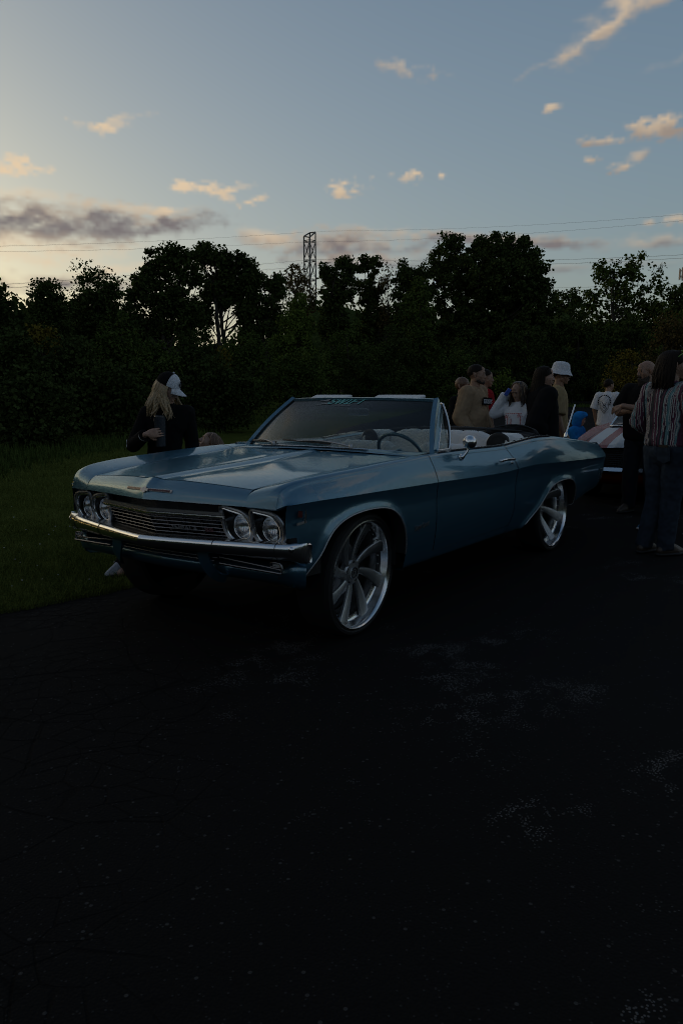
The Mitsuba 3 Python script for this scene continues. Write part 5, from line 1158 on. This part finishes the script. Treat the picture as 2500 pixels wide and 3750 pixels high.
# cap: black back, white front and brim with a printed shield
s = f.s
crownm = m3.Manifold.batch_hull([SPH(.105 * s, 28).scale([1.04, .90, .98]).translate([-.012 * s, 0, .034 * s])]).trim_by_plane([-.10, 0, 1.0], .028 * s)
cf, cb = crownm.trim_by_plane([1, 0, .15], .022 * s), crownm.trim_by_plane([-1, 0, -.15], -.022 * s)
hk = f.k + '__cap'
f.out('cap', solid([place_m(cb, f.HR, f.J['head'])], .02, 0), BLACKCLOTH, 40)
put(hk + '__front_panel', moved(solid([place_m(cf, f.HR, f.J['head'])], .02, 0), f.R, f.o), WHITECLOTH, 40)
br = [[f.hp(.075 + (.105 * (1 - (abs(u)) ** 2.4)) * v, u * .082 * (1 - .12 * v), .044 - .022 * v - .030 * u * u) for u in np.linspace(-1, 1, 21)] for v in np.linspace(-.25, 1, 8)]
br = np.array(br); put(hk + '__brim', moved(cat([grid(br), grid(br + [0, 0, -.004])]), f.R, f.o), WHITECLOTH, True)
put(hk + '__button', moved(trimesh.creation.icosphere(1, .008), None, f.R @ f.hp(-.012, 0, .139) + f.o), WHITECLOTH, True)
fx_, fy_, fz_ = f.HR[:, 0], f.HR[:, 1], f.HR[:, 2]
em = unary_union([Polygon([(-.026, -.007), (.026, -.007), (.026, .007), (-.026, .007)]).difference(Polygon([(-.021, -.003), (.021, -.003), (.021, .003), (-.021, .003)])), Polygon([(-.018, .011), (.018, .011), (.013, .026), (-.013, .026)]).difference(Polygon([(-.013, .014), (.013, .014), (.010, .022), (-.010, .022)])), Polygon([(-.016, -.011), (.016, -.011), (0, -.028)]).difference(Polygon([(-.010, -.014), (.010, -.014), (0, -.022)]))])
put(hk + '__print', moved(facing(extrude(em, .003), f.hp(.0905, 0, .082), fy_, fz_ * .9 - fx_ * .25), f.R, f.o), BLACKCLOTH)
f.locks(HAIR_BLOND, 120, None, lambda u, g: (lambda th, L: [(-.03 + .075 * math.cos(th), .080 * math.sin(th), .030), (-.05 + .095 * math.cos(th), .098 * math.sin(th), -.06), (-.07 + .10 * math.cos(th) - .02 * g.random(), .115 * math.sin(th) + g.normal() * .012, -.15), (-.085 + .115 * math.cos(th) - .04 * g.random(), .125 * math.sin(th) + g.normal() * .022, -.15 - L)])(math.radians(62 + 236 * u) if g.random() < .5 else math.radians(72 + 216 * u), g.uniform(.02, .13)), 21, r=.013)
f.locks(HAIR_BLOND, 34, None, lambda u, g: [(.03 - .05 * u, .080, .030), (.03 - .06 * u, .100 + .01 * g.random(), -.05), (.05 - .06 * u + g.normal() * .01, .115 + g.normal() * .012, -.14), (.09 - .08 * u + g.normal() * .015, .12 + g.normal() * .02, -.23 - .09 * g.random())], 22, r=.010, name='hair', wave=.03)
f.locks(HAIR_BLOND, 26, None, lambda u, g: [(.03 - .05 * u, -.080, .030), (.03 - .06 * u, -.100 - .01 * g.random(), -.05), (.05 - .06 * u, -.115 + g.normal() * .012, -.14), (.09 - .08 * u, -.115 + g.normal() * .02, -.22 - .06 * g.random())], 23, r=.010, name='hair', wave=.03)
c = f.J['wr_r'] + Vv(-.040, .125, .030) * s
tb = thing('tumbler', 'black insulated tumbler held in the hand of the woman in the cap', 'cup')
M0 = lambda m: moved(m, f.R, f.o)
TUMB = pri('tumbler_grey', (.022, .026, .034), .35)
put(tb + '__cup', M0(moved(lathe([(0, -.125), (.035, -.125), (.038, -.12), (.045, .095), (.046, .10)], 32), None, c)), TUMB, 40)
put(tb + '__lid', M0(moved(lathe([(.0, .118), (.036, .117), (.042, .112), (.046, .102), (.045, .096)], 32), None, c)), GLOSSBLACK, 40)
# --- the child
f = Figure('small child with auburn hair looking up at the woman in the cap', 487, 6.75, 1.09, -74, head_tilt=-40, build=.9)
f.J['head'] += [0, 0, -.0]
f.s *= 1.28; f.J['head'] += Vv(.0, 0, .0); s0 = f.s
f.body(None, .014); f.hair_cap(HAIR_RED, .02, t=.006)
f.locks(HAIR_RED, 60, None, lambda u, g: (lambda th: [(.02 + .03 * math.cos(th), .03 * math.sin(th), .118), (-.03 + .115 * math.cos(th), .110 * math.sin(th), .0), (-.04 + .12 * math.cos(th), .115 * math.sin(th), -.08), (-.045 + .115 * math.cos(th), .112 * math.sin(th), -.15)])(math.radians(68 + 224 * u)), 5, r=.014, wave=.006)
f.s = 1.09 / 1.75; f.top('shirt', REDCLOTH, 1.0, .86, .016); f.pants(DENIM); f.shoes(WHITECLOTH)
# --- group behind the back seat
f = Figure('man in a tan sweatshirt with a chest patch and gold chain', 1086, 9.7, 1.74, 66, SKIN_B, build=1.14, head_turn=12, arms={'r': ((-.06, -.26, 1.12), (.10, -.24, .90)), 'l': ((.0, .26, 1.12), (.12, .22, .90))})
f.body(); k = f.top('sweatshirt', TANCLOTH, 1.95, .84, .030, .010, 1.02, seed=5, belly=.04); f.pants(DENIM_DARK); f.shoes(LEATHER); f.hair_cap(HAIR_DARK, .022, t=.004)
s = f.s; f.out('beard', solid([place_m(m3.Manifold.batch_hull([ball((.078 * s, 0, -.098 * s), .022 * s), ball((.02 * s, .052 * s, -.07 * s), .018 * s), ball((.02 * s, -.052 * s, -.07 * s), .018 * s), ball((.070 * s, 0, -.068 * s), .022 * s)]), f.HR, f.J['head'])], .012, 3), BEARD)
pc = f.J['chest'] + Vv(.150, .035, .0); put(k + '__patch', moved(facing(extrude(Polygon([(-.10, -.032), (.10, -.032), (.10, .045), (-.10, .045)]).buffer(.006), .010), pc, [.05, 1, -.05], [.15, 0, 1]), f.R, f.o), BLACKCLOTH)
put(k + '__patch_lettering', moved(facing(text('TIGERS', .045, .004, True), pc + Vv(.012, 0, -.018), [.05, 1, -.05], [.15, 0, 1]), f.R, f.o), WHITECLOTH)
th = np.linspace(0, 2 * np.pi, 41)[:-1]; ch = np.array([f.J['neck'] + Vv(.012 + .088 * math.cos(t), .092 * math.sin(t), -.035 - .085 * max(0, math.cos(t)) ** 1.5) for t in th]); GOLD = chrome('gold', (.45, .30, .12), .2)
f.out('chain', tube(ch, .0055, 6, True, scale=1 + .35 * np.cos(th * 40)), GOLD)
f = Figure('person in a red T-shirt mostly hidden behind the man in tan', 1106, 10.6, 1.70, 110, SKIN_B, build=1.12, head_turn=-30, arms={'r': ((.0, -.27, 1.12), (.06, -.27, .88)), 'l': ((.02, .27, 1.12), (.10, .25, .88))})
f.body(None, .024); f.top('t_shirt', REDCLOTH, .95, .84, .022, seed=8, girth=1.05); f.pants(DENIM_DARK); f.shoes(LEATHER); f.hair_cap(HAIR_DARK, .02)
f = Figure('brown haired person almost hidden at the left shoulder of the man in tan', 1056, 11.0, 1.60, 60, SKIN_A)
f.body(None, .024); f.top('shirt', BLACKCLOTH, 1.9, .84, .02, seed=9); f.pants(DENIM_DARK); f.shoes(LEATHER); f.hair_cap(HAIR_RED, -.01, t=.012)
f = Figure('woman in a white sweatshirt with red palm print raising a hand to her hair', 1190, 9.4, 1.53, -28, SKIN_B, head_turn=-8, head_tilt=22, arms={'r': ((.05, -.335, 1.33), (.06, -.15, 1.60)), 'l': ((.0, .25, 1.12), (.20, .10, 1.02))})
f.body({'r': {'d': (.0, .75, .5), 'palm': (-.2, .5, -.8), 'curl': .45}, 'l': {'d': (.7, -.5, .1), 'palm': (0, -1, 0), 'curl': .7}}); k = f.top('sweatshirt', WHITECLOTH, 1.92, .86, .026, .008, 1.0, seed=11); f.pants(DENIM); f.shoes(WHITECLOTH)
f.locks(HAIR_STREAK, 90, None, lambda u, g: (lambda th: [(.0, .01 * math.sin(th), .118), (-.015 + .085 * math.cos(th), .085 * math.sin(th), .075), (-.02 + .11 * math.cos(th), .105 * math.sin(th), -.02), (-.02 + .105 * math.cos(th) + g.normal() * .01, .11 * math.sin(th), -.12), (-.01 + .10 * math.cos(th) + g.normal() * .015, .11 * math.sin(th), -.20)])(math.radians(48 + 264 * u)), 13, r=.016, wave=.01)
ppr = []
for (x0, h0) in ((-.075, .10), (.085, .115)):
    ppr += [extrude(Polygon([(x0 - .004, -.05), (x0 + .004, -.05), (x0 + .007, h0 - .05), (x0, h0 - .05)]), .003)] + [extrude(Polygon([(x0 + .003, h0 - .05), (x0 + .03 * math.cos(q), h0 - .05 + .03 * math.sin(q)), (x0 + .036 * math.cos(q + .25), h0 - .055 + .030 * math.sin(q + .25))]), .003) for q in (.2, 1.0, 2.0, 2.9, -.4, 3.5)]
ppr += [extrude(Polygon([(-.11, -.055), (.12, -.06), (.12, -.066), (-.11, -.062)]), .003), extrude(Polygon([(-.10, .085), (.11, .088), (.11, .094), (-.10, .090)]), .003)]
REDPRINT = pri('red_print', (.40, .05, .035), .7)
put(k + '__print', moved(facing(cat(ppr), f.J['chest'] + Vv(.128, .0, -.06), [0, 1, 0], [.12, 0, 1]), f.R, f.o), REDPRINT)
ph = thing('phone', 'blue lit phone held up by the woman in the white sweatshirt', 'phone'); BLUEG = pri('blue_case', (.05, .10, .42), .25)
o = f.J['head'] + Vv(.13, -.085, -.01) * f.s; put(ph + '__case', moved(moved(rbox(.012, .045, .095, .006), rot([1, 0, 0], -38) @ rot([0, 0, 1], 30), o), f.R, f.o), BLUEG, 40)
put(ph + '__screen', moved(moved(rbox(.003, .038, .085, .001), rot([1, 0, 0], -38) @ rot([0, 0, 1], 30), o + Vv(-.010, .005, 0)), f.R, f.o), GLOSSBLACK, 40)
cpk = thing('drink_cup', 'white and blue drink cup with a red straw held above the folded top', 'cup'); c = f.J['wr_l'] + Vv(.075, -.055, .02)
BLUEP = pri('blue_print', (.02, .08, .30), .5)
put(cpk + '__cup', moved(moved(lathe([(0, -.10), (.036, -.10), (.046, .075), (.048, .08)], 32), None, c), f.R, f.o), WHITECLOTH, 40)
put(cpk + '__band', moved(moved(lathe([(.0405, -.045), (.0455, .035)], 32), None, c), f.R, f.o), BLUEP, 40); put(cpk + '__lid', moved(moved(lathe([(0, .095), (.03, .094), (.046, .09), (.051, .08), (.049, .076)], 32), None, c), f.R, f.o), WHITECLOTH, 40)
put(cpk + '__straw', moved(tube([c + Vv(0, 0, .08), c + Vv(.004, .004, .20)], .0042, 8), f.R, f.o), REDPRINT, True)
f = Figure('woman with long straight dark hair in a loose black jacket', 1244, 9.3, 1.70, 112, SKIN_A, build=1.22, head_turn=-22, lean=(-.02, 0), arms={'r': ((-.20, -.27, 1.10), (-.06, -.20, .985)), 'l': ((.06, .30, 1.12), (.16, .20, .95))})
f.body({'r': {'d': (.7, .5, .05), 'palm': (.2, 1, 0), 'curl': .35}}); f.top('jacket', BLACKCLOTH, 1.75, .82, .045, .010, 1.12, seed=14); f.pants(BLACKCLOTH); f.shoes(BLACKCLOTH); f.hair_cap(HAIR_DARK, .0, t=.005)
f.locks(HAIR_DARK, 110, None, lambda u, g: (lambda th: [(.050 - .05 * u * (1 - u) * 4, .02 * math.sin(th), .110), (-.02 + .085 * math.cos(th), .088 * math.sin(th), .07), (-.03 + .10 * math.cos(th), .10 * math.sin(th), -.03), (-.05 + .10 * math.cos(th), .105 * math.sin(th), -.14), (-.075 + .10 * math.cos(th), .105 * math.sin(th), -.235 - .05 * g.random())])(math.radians(72 + 216 * u)), 15, r=.014, wave=.004)
f = Figure('man in a white bucket hat and long sand coloured T-shirt', 1276, 10.2, 1.74, 88, SKIN_B, build=1.05, head_turn=6)
f.body(None, .022); f.top('t_shirt', TANTEE, 1.0, .70, .030, .008, 1.02, seed=17); f.pants(TANTEE); f.shoes(WHITECLOTH); f.hair_cap(HAIR_DARK, .02)
ch = np.array([f.J['neck'] + Vv(.012 + .080 * math.cos(t), .085 * math.sin(t), -.02 - .05 * max(0, math.cos(t)) ** 1.5) for t in th]); f.out('chain', tube(ch, .005, 6, True), GOLD)
s = f.s; bh = lathe([(0, .150), (.03, .149), (.07, .140), (.092, .118), (.100, .085), (.105, .055), (.118, .030), (.140, -.006), (.142, -.010), (.138, -.008), (.112, .028), (.100, .050)], 40); v = np.array(bh.vertices) * [1.06, .95, 1]; v[:, 2] += .003 * np.sin(np.arctan2(v[:, 1], v[:, 0]) * 5) * (v[:, 2] < .04)
f.out('bucket_hat', moved(trimesh.Trimesh(v * s, bh.faces, process=False), f.HR @ rot([0, 1, 0], 8), f.hp(-.01, 0, .012)), WHITECLOTH)
# --- the man in the white T-shirt on the lawn
f = Figure('young man in a white T-shirt with a black print on its back', 1391, 15.5, 1.60, 158, SKIN_B, head_turn=-30, arms={'r': ((.03, -.27, 1.13), (.14, -.25, .93)), 'l': ((-.02, .26, 1.13), (.05, .25, .89))})
f.body(None, .022); k = f.top('t_shirt', WHITECLOTH, .95, .80, .032, .007, 1.05, seed=19); f.pants(BLACKCLOTH); f.shoes(BLACKCLOTH); f.hair_cap(HAIR_DARK, .015)
pr = [tube([(x, y, 0) for x, y in dense(q, .01)], .0045, 5) for q in ([(-.09, .10), (-.07, -.06), (0, -.16), (.07, -.06), (.09, .10)], [(-.05, .06), (0, -.02), (.05, .06)], [(-.05, -.05), (0, -.12), (.05, -.05)], [(-.03, -.03), (0, -.06), (.03, -.03), (0, 0.0), (-.03, -.03)])] + [moved(extrude(Polygon([(-.012, -.012), (.014, -.010), (.008, .014), (-.010, .010)]), .003), None, (.115 * math.sin(q), .06 + .115 * math.cos(q), 0)) for q in np.linspace(-2.0, 2.0, 15)]
put(k + '__print', moved(facing(cat(pr), f.J['chest'] + Vv(-.152, 0, -.06), [0, -1, 0], [0, 0, 1]), f.R, f.o), BLACKCLOTH)
# --- the seated child in the blue hooded jacket, and the folding chair
f = Figure('child huddled in a bright blue hooded jacket on a folding chair on the lawn', 1316, 12.6, 1.42, 72, SKIN_A, head_tilt=14, lean=(.06, 0), arms={'r': ((.20, -.20, 1.06), (.30, -.06, 1.30)), 'l': ((.22, .20, 1.06), (.30, .06, 1.30))}, legs={'r': ((.42, -.12, .92), (.44, -.12, .50)), 'l': ((.42, .12, .92), (.44, .12, .50))})
f.o = f.o + [0, 0, -.415 * f.s]
f.body(None, .022); f.top('jacket', BLUECLOTH, 1.9, .84, .040, .012, 1.1, seed=23); f.pants(BLUECLOTH)
s = f.s; hd = m3.Manifold.batch_hull([ball((-.02 * s, 0, .03 * s), .118 * s), ball((-.03 * s, 0, -.08 * s), .10 * s), ball((.045 * s, 0, .07 * s), .085 * s)]) - m3.Manifold.batch_hull([ball((.10 * s, 0, .0), .088 * s, (1, .9, 1.05)), ball((.25 * s, 0, -.02), .10 * s)])
f.out('hood', solid([place_m(hd, f.HR, f.J['head'])], .014, 4, .004, 14, 3), BLUECLOTH)
cc = thing('camp_chair', 'black folding camp chair under the child in the blue jacket', 'chair'); M1 = lambda m: moved(m, f.R, Vv(f.o[0], f.o[1], f.z))
put(cc + '__seat', M1(moved(rbox(.44, .46, .02, .008), None, (.12, 0, .36))), BLACKCLOTH, 40); put(cc + '__backrest', M1(moved(rbox(.02, .46, .42, .008), rot([0, 1, 0], -12), (-.15, 0, .62))), BLACKCLOTH, 40)
for x0, y0, x1, y1 in ((.32, -.24, -.10, -.24), (.32, .24, -.10, .24), (-.10, -.24, .32, -.24), (-.10, .24, .32, .24)):
    put(cc + '__leg', M1(tube([(x0, y0, .0), (x1, y1, .40)], .011, 7)), SATIN, True)
for y in (-.24, .24):
    put(cc + '__post', M1(tube([(-.10, y, .36), (-.20, y, .86)], .011, 7)), SATIN, True)
# --- the two men by the red car
f = Figure('bald bearded man in a black T-shirt with folded arms', 1478, 9.75, 1.76, -22, SKIN_B, build=1.22, head_turn=-34, head_tilt=4, arms={'r': ((.02, -.30, 1.16), (.22, .02, 1.185)), 'l': ((.03, .30, 1.15), (.24, -.16, 1.235))}, legs={'r': ((.02, -.13, .50), (-.01, -.15, .085)), 'l': ((.02, .11, .50), (-.02, .13, .085))})
f.body({'r': {'d': (-.1, .9, -.1), 'palm': (-1, 0, 0), 'curl': .4}, 'l': {'d': (.15, -.9, -.35), 'palm': (-.8, 0, -.5), 'curl': .35}}, .014); f.top('t_shirt', BLACKCLOTH, .85, .84, .022, .007, 1.08, seed=31, belly=.05); f.pants(DENIM_DARK, flare=1.1); f.shoes(LEATHER)
s = f.s; f.out('beard', solid([place_m(m3.Manifold.batch_hull([ball((.078 * s, 0, -.145 * s), .022 * s), ball((.01 * s, .052 * s, -.055 * s), .017 * s), ball((.01 * s, -.052 * s, -.055 * s), .017 * s), ball((.078 * s, 0, -.085 * s), .030 * s), ball((.03 * s, .04 * s, -.12 * s), .03 * s), ball((.03 * s, -.04 * s, -.12 * s), .03 * s)]), f.HR, f.J['head']), place_m(m3.Manifold.batch_hull([ball((.088 * s, .022 * s, -.056 * s), .009 * s), ball((.088 * s, -.022 * s, -.056 * s), .009 * s), ball((.098 * s, 0, -.048 * s), .009 * s)]), f.HR, f.J['head'])], .010, 3, .003, 60, 4), BEARD)
f = Figure('long haired man seen from behind in a striped purple and teal shirt', 1531, 7.35, 1.77, 142, SKIN_B, build=1.10, head_turn=-34, arms={'l': ((-.02, .285, 1.15), (.20, .24, 1.00)), 'r': ((-.04, -.30, 1.14), (.02, -.30, .92))}, hip=.0, legs={'l': ((.03, .10, .50), (-.03, .15, .085)), 'r': ((.03, -.05, .50), (.02, -.03, .085))})
RF = f.R.copy(); OF = f.o.copy()


def stripes(p, n, uv):
    q = [p.x - OF[0], p.y - OF[1]]; a = q[0] * RF[0, 1] + q[1] * RF[1, 1]; d = q[0] * RF[0, 0] + q[1] * RF[1, 0]
    w = a + .35 * dr.abs(d) * dr.select(a > 0, 1.0, -1.0) + .010 * mikit.fbm(p.x * 12, p.y * 12, p.z * 12, 2) + .004 * mikit.noise(p.z * 30, a * 8)
    t = w / .0115; i = dr.floor(t); r1 = mikit.cell_rand(i, 3, 1); r2 = mikit.cell_rand(i, 5, 2); dash = mikit.noise(i * 3.1, p.z * 26); fr = t - i
    c = mikit.mix((.014, .013, .022), (.075, .020, .045), dr.select(r1 > .70, 1.0, 0.0)); c = mikit.mix(c, (.09, .19, .21), dr.select((r1 > .45) & (r1 <= .70), 1.0, 0.0))
    return mikit.mix(c, (.40, .39, .38), dr.select((r2 > .36) & (fr > .22) & (fr < .66) & (dash > .30), .9, 0.0))


STRIPES = pri('striped_cloth', mikit.proc(stripes), .85)
f.body({'l': {'curl': .5}, 'r': {'curl': .5}}, .013); k = f.top('shirt', STRIPES, 1.52, .93, .024, .008, 1.0, seed=37, edge=.014); f.pants(DENIM, seed=6, wr=.010, flare=1.02, cuff=.055); f.shoes(LEATHER, RUBBER)
for n in 'lr':
    e, w = f.J['el_' + n], f.J['wr_' + n]; d = (w - e) / np.linalg.norm(w - e); c = e + (w - e) * .50; put(k + '__sleeve_cuff', moved(sweep([c - d * .035, c - d * .02, c + d * .02, c + d * .034], ring(.060, 18), scale=[.9, 1.05, 1.02, .9]), f.R, f.o), GREYSLEEVE, True)
put(f.k + '__trousers__belt', moved(sweep([f.J['pelvis'] + Vv(0, 0, z) for z in (.055, .095)], ring(.150, 28, 1.0) * [.86, 1.18], up=[0, 1, 0], cap=False), f.R, f.o), LEATHER, True) if False else None
pk = Polygon([(-.065, .05), (.065, .05), (.062, -.06), (0, -.085), (-.062, -.06)]); put(f.k + '__trousers__back_pocket', moved(facing(extrude(pk, .006), f.J['pelvis'] + Vv(-.136, -.080, -.055), [0, -1, 0], [-.12, 0, 1]), f.R, f.o), DENIM)
put(f.k + '__trousers__wallet', moved(facing(extrude(Polygon([(-.045, .0), (.045, .0), (.045, .02), (-.045, .02)]), .006), f.J['pelvis'] + Vv(-.142, -.080, -.004), [0, -1, 0], [-.12, 0, 1]), f.R, f.o), LEATHER)
f.hair_cap(HAIR_DARK, .0, t=.005)
f.locks(HAIR_DARK, 130, None, lambda u, g: (lambda th: [(.040 - .05 * u * (1 - u) * 4, .02 * math.sin(th), .112), (-.025 + .090 * math.cos(th), .092 * math.sin(th), .065), (-.04 + .105 * math.cos(th), .108 * math.sin(th), -.03), (-.05 + .11 * math.cos(th), .118 * math.sin(th), -.12), (-.045 + .11 * math.cos(th) + g.normal() * .008, .122 * math.sin(th), -.165 - .04 * g.random())])(math.radians(84 + 192 * u)), 41, r=.017, wave=.008)
sg = thing('sunglasses', 'green framed sunglasses pushed up on the head of the long haired man', 'glasses'); LIME = pri('green_plastic', (.16, .30, .06), .35)
put(sg + '__frame', moved(cat([tube([f.hp(.070, q * .075, .118), f.hp(.02, q * .100, .085), f.hp(-.05, q * .104, .03)], .0045, 6) for q in (1, -1)] + [tube([f.hp(.070 + .012 * math.cos(a * .5), .075 * a / 1.5, .120) for a in np.linspace(-1.5, 1.5, 9)], .005, 6)]), f.R, f.o), LIME, True)
for q in (1, -1):
    put(sg + '__lens', moved(facing(extrude(Point(0, 0).buffer(.026), .003), f.hp(.068, q * .038, .138), f.HR[:, 1], f.HR @ Vv(-.5, 0, .85)), f.R, f.o), GLOSSBLACK)
# --- the person at the right edge
f = Figure('person in jeans and blue sneakers cut off by the right edge', 1588, 8.6, 1.76, -58, SKIN_B, build=1.05, arms={'r': ((.05, -.27, 1.15), (.24, -.18, 1.36)), 'l': None}, legs={'r': ((.12, -.14, .50), (.20, -.20, .085)), 'l': ((-.02, .1, .5), (-.08, .12, .085))})
f.body(None, .022); f.top('shirt', BLACKCLOTH, .95, .84, .022, seed=43); f.pants(DENIM, seed=9, flare=1.2); f.shoes(SNEAKER, SOLE); f.hair_cap(HAIR_DARK, .02)
